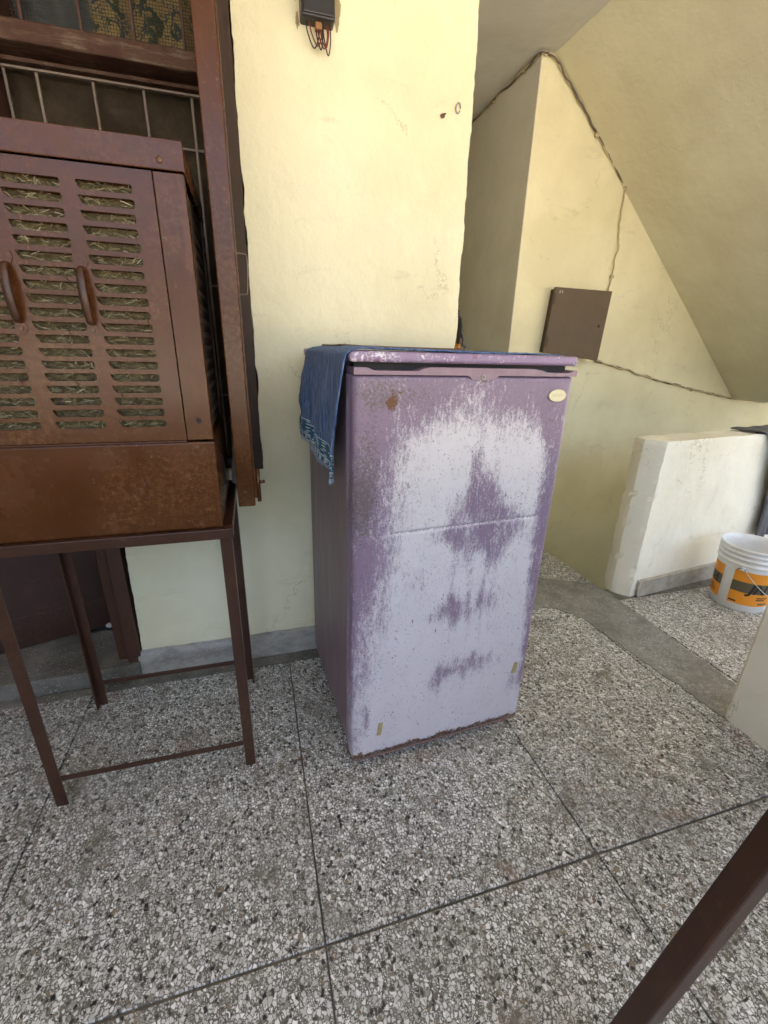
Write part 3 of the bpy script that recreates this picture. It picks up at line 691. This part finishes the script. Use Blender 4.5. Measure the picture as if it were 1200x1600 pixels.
# door: dense front so wear can be mapped
def gauss(u, z, cu_, cz_, ru, rz): return math.exp(-((u-cu_)/ru)**2-((z-cz_)/rz)**2)
def interp(tab, z):
    tab = sorted(tab)
    if z <= tab[0][0]: return tab[0][1]
    for (a, x), (b, y) in zip(tab, tab[1:]):
        if z <= b: return x+(y-x)*(z-a)/(b-a)
    return tab[-1][1]
LEFT = [(1.12, .19), (1.087, .150), (.998, .112), (.839, .09), (.754, .085), (.566, .060), (.364, .030), (.209, .004), (.04, -.01)]
RIGHT = [(1.12, .49), (1.063, .515), (.939, .548), (.79, .548), (.582, .556), (.346, .572), (.192, .585), (.04, .60)]
def wear(u, z):
    L, Rr = interp(LEFT, z), interp(RIGHT, z)
    wv = sm(L-.075, L+.10, u)*(1-sm(Rr-.030, Rr+.020, u))*(1-sm(.965, 1.165, z-.012*math.sin(u*23+1)))
    wv *= .92+.22*sm(.75, .2, z)+.16*gauss(u, z, .28, .98, .2, .12)
    P = 0
    for c_ in ((.325, .955, .014, .05, .6), (.262, .81, .020, .06, .5), (.285, .80, .018, .08, .6), (.312, .85, .020, .09, .75), (.338, .89, .019, .11, 1.0), (.365, .86, .024, .10, 1.0), (.395, .83, .022, .075, .95), (.425, .81, .022, .05, .8), (.455, .80, .022, .05, .7), (.485, .79, .02, .04, .5),
               (.22, .752, .03, .022, .45), (.26, .745, .025, .03, .55), (.30, .735, .024, .04, .65), (.335, .70, .018, .08, .55), (.37, .73, .024, .05, .8), (.405, .70, .02, .08, .8), (.44, .72, .022, .06, .85), (.47, .735, .022, .045, .7), (.50, .75, .02, .03, .5), (.345, .60, .012, .07, .45), (.395, .59, .012, .09, .5), (.43, .62, .012, .06, .4), (.29, .64, .012, .06, .3),
               (.235, .50, .018, .03, .45), (.265, .515, .014, .04, .55), (.292, .53, .018, .055, .85), (.32, .505, .016, .05, .7), (.35, .52, .012, .05, .5), (.385, .535, .016, .035, .6), (.42, .535, .014, .05, .6), (.445, .52, .012, .03, .4), (.30, .42, .012, .06, .35), (.40, .43, .014, .06, .4), (.36, .45, .012, .05, .35),
               (.215, .315, .015, .03, .45), (.245, .27, .014, .045, .6), (.272, .285, .016, .055, .85), (.30, .30, .014, .045, .75), (.328, .315, .018, .045, .95), (.358, .30, .014, .05, .8), (.388, .32, .018, .04, .95), (.42, .305, .014, .04, .75), (.45, .315, .015, .035, .7), (.485, .30, .015, .03, .5), (.31, .22, .010, .04, .3), (.36, .20, .010, .05, .25),
               (.55, .19, .03, .06, .5), (.045, .185, .010, .05, .7), (.2, .62, .1, .08, .15)):
        P += c_[4]*gauss(u, z, *c_[:4])
    return max(0, wv-.66*min(1.15, P*(1+.55*sm(.65, .5, z))))
def rustf(u, z):
    edge = noise.noise((u*18, 0, 3))*.5+.5
    r = 1.0*math.exp(-(max(0, z-FZ-.004)/(.016+.016*edge))**2)*(.55+.7*edge)
    r += .80*gauss(u, z, .092, 1.10, .018, .024)+.46*gauss(u, z, .14, 1.128, .07, .03)+.85*gauss(u, z, .378, .814, .010, .009)+.6*gauss(u, z, .325, 1.150, .013, .010)+.5*gauss(u, z, .025, .355, .010, .016)+.4*gauss(u, z, .055, .36, .006, .014)
    return r
def grime(u, z):
    return .55*gauss(u, z, .035, 1.0, .05, .12)+.72*gauss(u, z, .028, .85, .05, .11)+.5*gauss(u, z, .06, 1.13, .10, .04)+.46*gauss(u, z, .2, 1.10, .14, .06)+.30*gauss(u, z, .02, .62, .03, .25)
def creasef(u, z): return math.exp(-((z-(.776+.012*(u-.1)))/.0042)**2)*(sm(.09, .12, u)*(1-sm(.54, .56, u)))
def door():
    nx, nz = 110, 200; z0, z1 = FZ, 1.1628; rad = .016
    vs, fs, wr, ru, gr, ce = [], [], [], [], [], []
    yf, yb = -.2925, -.2372
    def inset(d): # rounding depth at distance d from the border
        return 0 if d >= rad else rad-math.sqrt(max(0, rad*rad-(rad-d)**2))
    def prm(n): # denser at the borders
        e = [0, .0007, .002, .004, .007, .011, .016]; return e
    xs_ = [0, .0006, .0016, .0034, .006, .010, .016]; xs_ = xs_+[.016+(FW-.032)*i/nx for i in range(1, nx)]+[FW-v for v in reversed(xs_)]
    H = z1-z0; zs_ = [0, .0006, .0016, .0034, .006, .010, .016]; zs_ = zs_+[.016+(H-.024)*i/nz for i in range(1, nz)]+[H-v for v in (.008, .004, .0015, 0)]+[.730+.0018*i+.0004 for i in range(15)]; zs_ = sorted(set(zs_))
    for x in xs_:
        for z in zs_:
            dx = min(x, FW-x); dz = min(z, (H-z)*2.2)
            y = yf+min(.0555, (inset(dx)+inset(dz)))
            cz = .7785+.0*x
            y += .0030*creasef(x, z+z0)   # long crease
            y += .0009*noise.noise((x*5, z*5, 0))
            cxr = x; 
            vs.append((-HW+x, y, z0+z)); wr.append(wear(x, z+z0)); ru.append(rustf(x, z+z0)); gr.append(grime(x, z+z0)); ce.append(creasef(x, z+z0))
    a, b = len(xs_), len(zs_)
    for i in range(a-1):
        for j in range(b-1): k = i*b+j; fs.append((k, k+b, k+b+1, k+1))
    # sides and back
    bor = [i*b for i in range(a)]+[(a-1)*b+j for j in range(1, b)]+[i*b+b-1 for i in range(a-2, -1, -1)]+[j for j in range(b-2, 0, -1)]
    base = len(vs)
    for k in bor: v = vs[k]; vs.append((v[0], yb, v[2])); wr.append(wr[k]*.1); ru.append(ru[k]); gr.append(gr[k]); ce.append(0)
    n = len(bor)
    for k in range(n): fs.append((bor[k], base+k, base+(k+1) % n, bor[(k+1) % n]))
    fs.append(tuple(base+k for k in range(n)))
    me = bpy.data.meshes.new('door'); me.from_pydata(vs, [], fs)
    for nm, d in (('wear', wr), ('rust', ru), ('grime', gr), ('crease', ce)): me.attributes.new(nm, 'FLOAT', 'POINT').data.foreach_set('value', d)
    for p in me.polygons: p.use_smooth = len(p.vertices) == 4
    return link('door', me, 'fdoor', fr)
fdoor = door()
# rusted bottom trim
tube('bottom_trim', [(-HW+.006, -.245, FZ-.001), (-HW+.006, -.283, FZ-.001), (-HW+.014, -.2905, FZ-.002), (0, -.2915, FZ-.002), (HW-.014, -.2905, FZ-.002), (HW-.006, -.283, FZ-.001), (HW-.006, -.245, FZ-.001)], .0036, M('rusty trim', (.16, .095, .075), .7).m, fr, 8)
# oval badge with faint script
def ell(cx, cz, a_, b_, n=40): return [(cx+a_*math.cos(2*math.pi*i/n), cz+b_*math.sin(2*math.pi*i/n)) for i in range(n)]
bcx, bcz = .549-HW, 1.1165
bg_ = prism('badge', ell(bcx, bcz, .0265, .0155), 'y', -.2962, -.291, M('cream badge', (.68, .62, .38), .35).m, fr, .0008)
tube('badge_rim', [(x, -.2958, z) for x, z in ell(bcx, bcz, .0262, .0152)]+[(bcx+.0262, -.2958, bcz)], .0009, M('badge rim', (.55, .47, .28), .3, .5, .5).m, bg_, 6)
tube('badge_script', spline([(bcx-.016, -.2964, bcz-.003), (bcx-.011, -.2964, bcz+.004), (bcx-.007, -.2964, bcz-.003), (bcx-.001, -.2964, bcz+.003), (bcx+.004, -.2964, bcz-.002), (bcx+.009, -.2964, bcz+.003), (bcx+.016, -.2964, bcz-.001)], 5), .0006, M('script', (.52, .44, .25), .4).m, bg_, 5)
def tape(cx, cz, w_, h_, tilt):
    q = prism('tape_piece', [(-w_/2, -h_/2), (w_/2*.9, -h_/2*.96), (w_/2, 0), (w_/2, h_/2), (-w_/2*.95, h_/2), (-w_/2*1.05, 0)], 'y', -.0022, 0, 'brass', fr, .0004)
    q.location = (cx-HW, -.2935, cz); q.rotation_euler.y = tilt
tape(.088, .139, .0135, .046, R(6)); tape(.552, .250, .014, .042, R(12))

# ---- towel over the lid
def towel_mat():
    a = M('faded blue towel', (.05, .085, .19), .9, .15); a.b.inputs['Sheen Weight'].default_value = .08
    s_, t_ = a.attr('across'), a.attr('along'); p = a.pos(True)
    st_ = a.noise(a.scale(p, (4, 4, .22)), 42, 6, .7); f = a.noise(p, 330, 3, .7)
    blue = a.mix(a.step(st_, .36, .66), (.036, .074, .185), (.15, .225, .385))
    blue = a.mix(a.step(f, .5, .75, 0, .28), blue, (.12, .17, .29))
    end = a.step(t_, .775, .78)
    teal = a.mix(a.noise(p, 60, 3), (.018, .065, .135), (.04, .14, .20))
    # small white leaf dashes in the border
    cx_ = a.n('CombineXYZ'); a.put(cx_.inputs[0], a.math('MULTIPLY', s_, 15)); a.put(cx_.inputs[1], a.math('MULTIPLY', t_, 34))
    vd = a.voro(cx_.outputs[0], 1.0, 'F1', 'Distance', '2D', .55)
    teal = a.mix(a.step(vd, .30, .22), teal, (.42, .55, .55))
    c = a.mix(end, blue, teal)
    for t0, hw in ((.785, .0075), (.945, .010)):
        ln = a.step(a.math('ABSOLUTE', a.math('SUBTRACT', t_, t0)), hw, hw*.7); c = a.mix(a.math('MULTIPLY', ln, .85), c, (.50, .58, .62))
    zig = a.math('MULTIPLY', a.step(t_, .957, .96), a.step(a.math('SINE', a.math('MULTIPLY', s_, 150)), -.1, .3)); c = a.mix(zig, c, (.42, .50, .58))
    a.col(c); a.bump(a.math('ADD', f, st_), .6, .0025); return a.m
MAT['towel'] = towel_mat()
def towel():
    ns, nt_ = 64, 110; vs, fs, S, T = [], [], [], []
    topl, drop = .56, .272
    for j in range(nt_+1):
        for i in range(ns+1):
            s_ = i/ns                       # 0 front .. 1 back
            d = (topl+drop)*(j/nt_)         # distance along the cloth from its right end
            y = -.283+.47*s_
            yy = y
            if d < topl-.02:
                x = .272-d-.02*noise.noise((s_*3, 3, 0)); z = 1.2150+.003*sm(.1, -.25, x)+.004*max(0, noise.noise((x*9, y*14, 2)))+.0012*noise.noise((x*40, y*40, 2))
                if s_ < .5: yy = y+.012*(noise.noise((x*4, 1, 5))+.4)*(1-s_*2)+.016*sm(.30, 0, d)
                h = 0
            else:
                rr = .021; a_ = (d-(topl-.02))/rr
                bulge = 0
                if a_ < math.pi/2:
                    x = -.268-.025*min(1, a_/1.2)-rr*math.sin(a_); z = 1.2165+.003*math.sin(a_*2)-rr+rr*math.cos(a_); h = 0
                else:
                    h = d-(topl-.02)-rr*math.pi/2
                    x = -.314; z = 1.2165-rr-h
                k = min(1, h/.16)
                fold = math.sin(s_*14+.8)*.6+math.sin(s_*29+2.0)*.3
                x -= k*(.010+.016*fold)+.004*math.sin(s_*21+1)*sm(-.01, .03, h)+.008*sm(0, .1, h)*s_
                yy = y+.016*k*math.sin(s_*12+2.2)-.0*h+.035*k*k*(1-s_)*(h/.26) - .012*sm(0,.06,h)*s_
                z -= .02*k*(1-s_)-.026*k*sm(.35, .9, s_)+.012*k*math.sin(s_*9)
                x += k*(.006*noise.noise((s_*9, h*22, 4))+.003*noise.noise((s_*26, h*60, 9)))
                if s_ > .75: z += .012*k*(s_-.75)/.25
            vs.append((x, yy, z)); S.append(s_); T.append(0 if d < topl else (d-topl)/drop)
    for j in range(nt_):
        for i in range(ns): k = j*(ns+1)+i; fs.append((k, k+1, k+ns+2, k+ns+1))
    me = bpy.data.meshes.new('towel'); me.from_pydata(vs, [], fs)
    for nm, d in (('across', S), ('along', T)): me.attributes.new(nm, 'FLOAT', 'POINT').data.foreach_set('value', d)
    for p in me.polygons: p.use_smooth = True
    o = link('towel', me, 'towel'); o.matrix_world = frm
    md = o.modifiers.new('thickness', 'SOLIDIFY'); md.thickness = .003; md.offset = 0
    # fringe along the hem
    fv, ff = [], []
    hem = [Vector(vs[nt_*(ns+1)+i]) for i in range(ns+1)]
    for i in range(ns*3):
        q = i/3; a0 = hem[int(q)].lerp(hem[min(ns, int(q)+1)], q-int(q))
        L = random.uniform(.008, .015); pts = [a0+Vector((0, 0, .001)), a0+Vector((random.uniform(-.002, .002), random.uniform(-.002, .002), -L*.6)), a0+Vector((random.uniform(-.003, .003), random.uniform(-.004, .004), -L))]
        v, f = tube_geo(pts, .0008, 4, False, len(fv)); fv += v; ff += f
    fo_ = pyd('fringe', fv, ff, M('pale fringe', (.25, .33, .42), .9).m, o); fo_['kind'] = 'stuff'
    tag(o, 'faded blue towel with patterned border draped over the fridge', 'towel')
bpy.context.view_layer.update(); frm = fr.matrix_world.copy()
towel()
# cardboard on the towel
def card():
    poly = []
    for a, b in (((-.235, .06), (.20, .085)), ((.20, .085), (.215, .25)), ((.215, .25), (-.25, .25)), ((-.25, .25), (-.235, .06))): poly += rough_line(a, b, .006, .02, int(a[0]*90), 20)
    bm = bmesh.new(); A = []; B = []
    for x, y in poly:
        z = 1.2195+.004*noise.noise((x*9, y*9, 1))+.004*max(0, -x-.12)*8*.3
        A.append(bm.verts.new((x, y, z))); B.append(bm.verts.new((x, y, z+.005)))
    bm.faces.new(A[::-1]); bm.faces.new(B); n = len(A)
    for i in range(n): bm.faces.new((A[i], A[(i+1) % n], B[(i+1) % n], B[i]))
    o = from_bm('cardboard_sheet', bm, 'card'); o.matrix_world = frm
    tag(o, 'flat brown cardboard sheet lying on top of the fridge', 'cardboard')
card()

# ---- dark pouch hanging beyond the wall edge
def pouch():
    e = empty('pouch', (.779, 1.69, 1.228)); tag(e, 'small black and orange pouch hanging behind the wall edge above fridge', 'pouch')
    def blob(nm, cz, sx, sy, sz, mat, dx=0, seed=0):
        bm = bmesh.new(); bmesh.ops.create_icosphere(bm, subdivisions=3, radius=1)
        for v in bm.verts:
            k = 1+.35*noise.noise(v.co*1.7+Vector((seed, 0, 0))); v.co = Vector((dx+v.co.x*sx*k, v.co.y*sy*k, cz+v.co.z*sz*k))
        return from_bm(nm, bm, mat, e, True)
    blob('pouch_body', .060, .010, .03, .05, 'black', .0, 1)
    org = M('orange brown trim', (.30, .10, .03), .6).m
    blob('trim', .026, .007, .02, .018, org, .003, 4); blob('base', .004, .016, .03, .012, M('orange base', (.42, .17, .03), .6).m, -.004, 6)
    tube('strap', spline([(.006, -.02, .05), (.013, -.024, .028), (.012, -.026, .012), (.022, -.026, .002), (.018, -.026, -.008)], 5), .0045, 'black', e)
    tube('loop', spline([(0, 0, .10), (-.004, 0, .13), (-.010, 0, .135)], 4), .002, 'black', e)
pouch()

# ================================================================ WALL FITTINGS
eb = empty('junction_box', (.245, WALL, 2.10)); tag(eb, 'black electrical box with dangling wires high on the cream wall', 'electrical box')
hb = box('housing', -.045, .047, -.042, .004, -.052, .09, 'black', eb, .006, 3)
box('cover', -.040, .042, -.0465, -.0425, -.046, .085, 'black', eb, .003)
prism('screw', [(.0+.005*math.cos(a*.6), -.005+.005*math.sin(a*.6)) for a in range(10)], 'y', -.0485, -.0463, 'dark', eb)
red = M('red wire', (.20, .035, .02), .5).m
box('terminal', -.006, .012, -.03, -.012, -.068, -.0525, M('brown terminal', (.30, .14, .05), .6).m, eb, .002)
for k, (x0, x1, dp, mt) in enumerate(((-.030, .002, .055, 'black'), (-.020, .010, .050, red), (.0, .025, .055, red), (.012, -.004, .060, 'black'), (.015, .034, .066, 'black'), (.028, .008, .052, red))):
    tube('wire', spline([(x0, -.020, -.048), (x0+.002, -.026, -.052-dp*.45), ((x0+x1)/2+.004, -.022-.003*k % .01, -.052-dp), (x1+.002, -.024, -.052-dp*.5), (x1, -.020, -.048)], 6), .0017, mt, eb, 6)
def chipped(): # rough plaster bitten out around the box
    a = M('broken plaster', (.38, .30, .17), .9, .2); p = a.pos(); n_ = a.noise(p, 120, 6, .75)
    a.col(a.mix(n_, (.22, .165, .08), (.62, .52, .30))); a.bump(n_, 1, .006)
    for (cx, cz, r0) in ((-.055, .02, .012), (.058, -.005, .020), (-.052, -.045, .009)):
        n = 22; vs = [(cx, -.0006, cz)]; fs = []
        for i in range(n):
            an = 2*math.pi*i/n; k = r0*(1+.6*noise.noise((math.cos(an)*2+cx*50, math.sin(an)*2, cz*40))); vs.append((cx+k*.6*math.cos(an), -.0004, cz+k*2.1*math.sin(an)))
        for i in range(n): fs.append((0, 1+i, 1+(i+1) % n))
        pyd('broken_plaster', vs, fs, a.m, eb)
chipped()
# brown board / meter cover on the stairwell wall, its free right side swung out
mb = empty('meter_board', (2.005, 2.95, 1.20)); tag(mb, 'square grey brown board fixed on the stairwell wall', 'board')
mo = prism('cover', [(0, .015), (.435, -.03), (.455, .425), (.028, .435)], 'y', -.062, -.040, 'board', mb, .003); mo.rotation_euler.z = R(-6)
prism('back_box', [(.004, .02), (.40, .0), (.42, .41), (.03, .425)], 'y', -.0385, -.001, 'dark_wood', mb, .003)
box('hinge', .018, .034, -.0655, -.0622, .33, .40, 'dark_wood', mo, .001); box('hinge', .006, .022, -.0655, -.0622, .05, .12, 'dark_wood', mo, .001)
prism('knob', [(.40+.009*math.cos(i*.5), .20+.009*math.sin(i*.5)) for i in range(13)], 'y', -.078, -.0622, 'board', mo)
for x, z in ((.062, .408), (.080, .408)): prism('paint_chip', [(x-.003, z-.010), (x+.004, z-.008), (x+.003, z+.009), (x-.002, z+.007)], 'y', -.0632, -.0621, M('bare chip', (.45, .42, .36), .8).m, mo)
# cables
def cable(name, pts, r, lab, strands=2, clips=()):
    e = empty(name, pts[0]); o0 = Vector(pts[0]); mt = M('cream painted cable', (.50, .42, .25), .6).m; md_ = M('dark cable', (.13, .10, .07), .6).m
    for s_ in range(strands):
        q = [Vector(p)-o0 for p in pts]; sp_ = spline(q, 12)
        sp_ = [p+Vector((noise.noise((i*.21, s_*9, 1))*.014, -abs(noise.noise((i*.25, s_*5, 2)))*.008-.004*s_, noise.noise((i*.23, s_*4, 3))*.016)) for i, p in enumerate(sp_)]
        tube('strand', sp_, .0055, md_ if s_ == 1 else mt, e, 6)
    for c_ in clips:
        c = Vector(c_)-o0; box('clip', c.x-.012, c.x+.012, c.y-.016, c.y+.006, c.z-.011, c.z+.011, mt, e, .003)
    tag(e, lab, 'cable')
YB = 2.938
cable('ceiling_cable', [(1.745, 4.4, 2.832), (1.745, 3.9, 2.830), (1.745, 3.4, 2.835), (1.744, 2.99, 2.832), (1.765, YB, 2.835), (1.85, YB, 2.815), (1.98, YB, 2.70), (2.15, YB, 2.56), (2.33, YB, 2.40), (2.485, YB, 2.262)], .006, 'cable run along the ceiling edge and the soffit line', 2, ((1.752, 3.5, 2.832), (1.752, 3.12, 2.834), (2.49, YB, 2.262), (2.2, YB, 2.505)))
cable('drop_cable', [(2.492, YB, 2.25), (2.493, YB, 2.05), (2.512, YB, 1.93), (2.505, YB, 1.77), (2.50, YB, 1.62)], .005, 'thin cable dropping from the soffit down to the board', 1, ((2.503, YB, 1.73),))
cable('wall_cable', [(2.49, YB, 1.165), (2.75, YB, 1.115), (3.0, YB, 1.055), (3.30, YB, .995), (3.65, YB, .935), (4.0, YB, .878), (4.5, YB, .845)], .006, 'loose cables sagging right from the board along the wall', 3, ((3.5, YB, .955),))

# ================================================================ BUCKET
bk = empty('paint_bucket', (2.392, 1.44, 0)); tag(bk, 'white plastic paint bucket with orange and olive label', 'bucket')
white = M('white bucket plastic', (.74, .75, .75), .35, .5)
p_ = white.pos(True); white.col(white.mix(white.step(white.noise(p_, 14, 6, .7), .5, .75, 0, .35), (.74, .75, .75), (.50, .46, .36))); white = white.m
H, r0, r1 = .335, .121, .137
def rad_(z): return r0+(r1-r0)*z/H
prof = [(.0, .003), (.108, .003), (.117, .0), (.121, .004), (rad_(.24), .24), (rad_(.245)+.0005, .245), (rad_(.25)+.007, .250), (rad_(.25)+.007, .255), (rad_(.26)+.001, .257), (rad_(.275)+.001, .275), (rad_(.28)+.006, .277), (rad_(.28)+.006, .283), (rad_(.29)+.001, .286), (rad_(.30)+.001, .300), (rad_(.30)+.005, .302), (rad_(.30)+.005, .308), (rad_(.31)+.001, .311), (rad_(.32)+.001, .322), (rad_(.33)+.004, .325), (rad_(.33)+.004, .333), (rad_(.33)+.001, .336), (rad_(.33)-.002, .334), (rad_(.3)-.004, .30), (r0-.003, .010), (0, .008)]
def lathe(name, prof, mat, par, n=72):
    vs, fs = [], []
    for r, z in prof:
        for k in range(n): a = 2*math.pi*k/n; vs.append((r*math.cos(a), r*math.sin(a), z))
    for i in range(len(prof)-1):
        for k in range(n): fs.append((i*n+k, i*n+(k+1) % n, (i+1)*n+(k+1) % n, (i+1)*n+k))
    o = pyd(name, vs, fs, mat, par, True); return o
lathe('shell', prof, white, bk)
def lab_mat(nm, c0):
    a = M(nm, c0, .5, .4); p = a.pos(True); n = a.noise(p, 40, 6, .7); a.col(a.mix(a.step(n, .6, .72, 0, .5), c0, (.62, .52, .38))); return a.m
org, olv, inkm = lab_mat('orange label', (.78, .30, .025)), lab_mat('olive label band', (.115, .100, .058)), M('label ink', (.018, .017, .014), .5).m
def patch(nm, a0, a1, z0, z1, mat, off=.0006, par=bk):
    n = max(2, int((a1-a0)/3)); vs, fs = [], []
    for i in range(n+1):
        a = R(a0+(a1-a0)*i/n)
        for z, q in ((z0, off), (z1, off)): vs.append(((rad_(z)+q)*math.cos(a), (rad_(z)+q)*math.sin(a), z))
    for i in range(n): fs.append((2*i, 2*i+2, 2*i+3, 2*i+1))
    return pyd(nm, vs, fs, mat, par, True)
for a0, a1 in ((105, 171), (193, 300)):
    lb = patch('label', a0, a1, .040, .222, org); patch('label_band', a0, a1, .110, .166, olv, .0011, lb)
def wrap_text(txt, a0, z0, size, mat, par, shear=0.):
    cu_ = bpy.data.curves.new('t', 'FONT'); cu_.body = txt; cu_.size = size; cu_.shear = shear; cu_.offset = size*.045
    ob = bpy.data.objects.new('t', cu_); C.objects.link(ob); dg = bpy.context.evaluated_depsgraph_get(); dg.update()
    me = bpy.data.meshes.new_from_object(ob.evaluated_get(dg)); bpy.data.objects.remove(ob)
    bm = bmesh.new(); bm.from_mesh(me); bmesh.ops.triangulate(bm, faces=bm.faces[:]); bmesh.ops.subdivide_edges(bm, edges=[e for e in bm.edges if e.calc_length() > .006], cuts=2)
    for v in bm.verts:
        z = z0+v.co.y; a = R(a0)+v.co.x/.128; r = rad_(z)+.0017; v.co = Vector((r*math.cos(a), r*math.sin(a), z))
    me2 = bpy.data.meshes.new('lettering'); bm.to_mesh(me2); bm.free(); o = link('lettering', me2, mat, par); return o
wrap_text('JN', 226, .112, .070, inkm, bk, .25); wrap_text('H', 140, .114, .064, inkm, bk, .1)
patch('label_print', 196, 210, .050, .059, inkm, .0012); patch('label_print', 252, 275, .050, .060, olv, .0012)
for k in range(5): patch('label_print', 135, 160-2*k, .060+.008*k, .0635+.008*k, inkm, .0012)
for k in range(2): patch('label_print', 246, 270-4*k, .086-.011*k, .092-.011*k, inkm, .0012)
wire = []
for i in range(31):
    t = i/30; a = R(207+180*t); dz = .235-.15*math.sin(math.pi*t); rr = rad_(max(.05, dz))+.006+.012*math.sin(math.pi*t); wire.append((rr*math.cos(a), rr*math.sin(a), dz))
tube('bail_handle', wire, .0018, M('pale wire', (.62, .60, .55), .4, .5, .4).m, bk, 6)
a = R(206); box('ear', -.010, .010, -.006, .006, -.008, .012, white, bk, .003).location = ((rad_(.235)+.004)*math.cos(a), (rad_(.235)+.004)*math.sin(a), .235)
tube('wire_hook', [((rad_(.23)+.007)*math.cos(R(q)), (rad_(.23)+.007)*math.sin(R(q)), z) for q, z in ((196, .226), (199, .232), (203, .238), (206, .240), (208, .236), (210, .228))], .0019, 'dark', bk, 6)

# ================================================================ GREY CLOTH
def cloth():
    a = M('dark grey cloth', (.10, .098, .10), .92, .15); p = a.pos(); n = a.noise(p, 300, 3, .7)
    a.col(a.mix(a.noise(p, 9, 5), (.085, .083, .087), (.17, .165, .165))); a.bump(n, .5, .002)
    d = Vector((math.cos(R(6.5)), math.sin(R(6.5)))); nrm = Vector((-d.y, d.x)); A = Vector((1.862, 1.617))
    vs, fs = [], []; ns, nt_ = 44, 60
    for j in range(nt_+1):
        t = j/nt_
        for i in range(ns+1):
            s_ = i/ns
            if t < .22:
                q = .15-(t/.22)*.165; z = .845+.006*noise.noise((s_*6, t*9, 0)); left = .71+.02*(t/.22)
            else:
                h = (t-.22)/.78*.60; q = -.017; z = .842-h; left = .77+.05*sm(.0, .10, h)+.08*sm(.05, .5, h)
            u = left+(.60)*s_
            k = sm(.2, .4, t)
            q -= k*(.016+.014*math.sin(s_*22)+.008*math.sin(s_*51+1))
            pt = A+d*u+nrm*q; vs.append((pt.x, pt.y, z-.02*k*math.sin(s_*8)))
    for j in range(nt_):
        for i in range(ns): k = j*(ns+1)+i; fs.append((k, k+1, k+ns+2, k+ns+1))
    o = pyd('grey_cloth', vs, fs, a.m, None, True); md = o.modifiers.new('thickness', 'SOLIDIFY'); md.thickness = .006; md.offset = 0
    tag(o, 'dark grey cloth hung over the low parapet above the bucket', 'cloth')
cloth()

# ================================================================ NEAR IRON STAND (one leg in view)
ns_ = empty('iron_stand', (.80, .02, 0)); tag(ns_, 'brown steel leg of a stand cutting the lower right corner', 'stand')
F, T = Vector((.466, .257, 0)), Vector((.603, .209, .824)); off = Vector((.80, .02, 0))
def nleg(F, T):
    l = beam('leg', tuple(F-off), tuple(T-off), .040, .034, 'stand', ns_, .004, (0, 1, 0)); return l
nleg(F, T); nleg(Vector((1.35, .267, 0)), Vector((1.19, .218, .817))); nleg(Vector((.434, -.35, 0)), Vector((.594, -.30, .817))); nleg(Vector((1.35, -.35, 0)), Vector((1.19, -.30, .817)))
for a_, b_ in (((.57, .218, .83), (1.21, .218, .83)), ((.57, -.30, .83), (1.21, -.30, .83))): beam('rail', tuple(Vector(a_)-off), tuple(Vector(b_)-off), .03, .026, 'stand', ns_)
for a_, b_ in (((.594, -.2865, .83), (.594, .2045, .83)), ((1.19, -.2865, .83), (1.19, .2045, .83))): beam('rail', tuple(Vector(a_)-off), tuple(Vector(b_)-off), .03, .026, 'stand', ns_, .002, (0, 0, 1))
q = F.lerp(T, .14)-off; box('bracket', q.x+.021, q.x+.045, q.y-.018, q.y+.014, q.z-.02, q.z+.02, 'stand', ns_, .004)
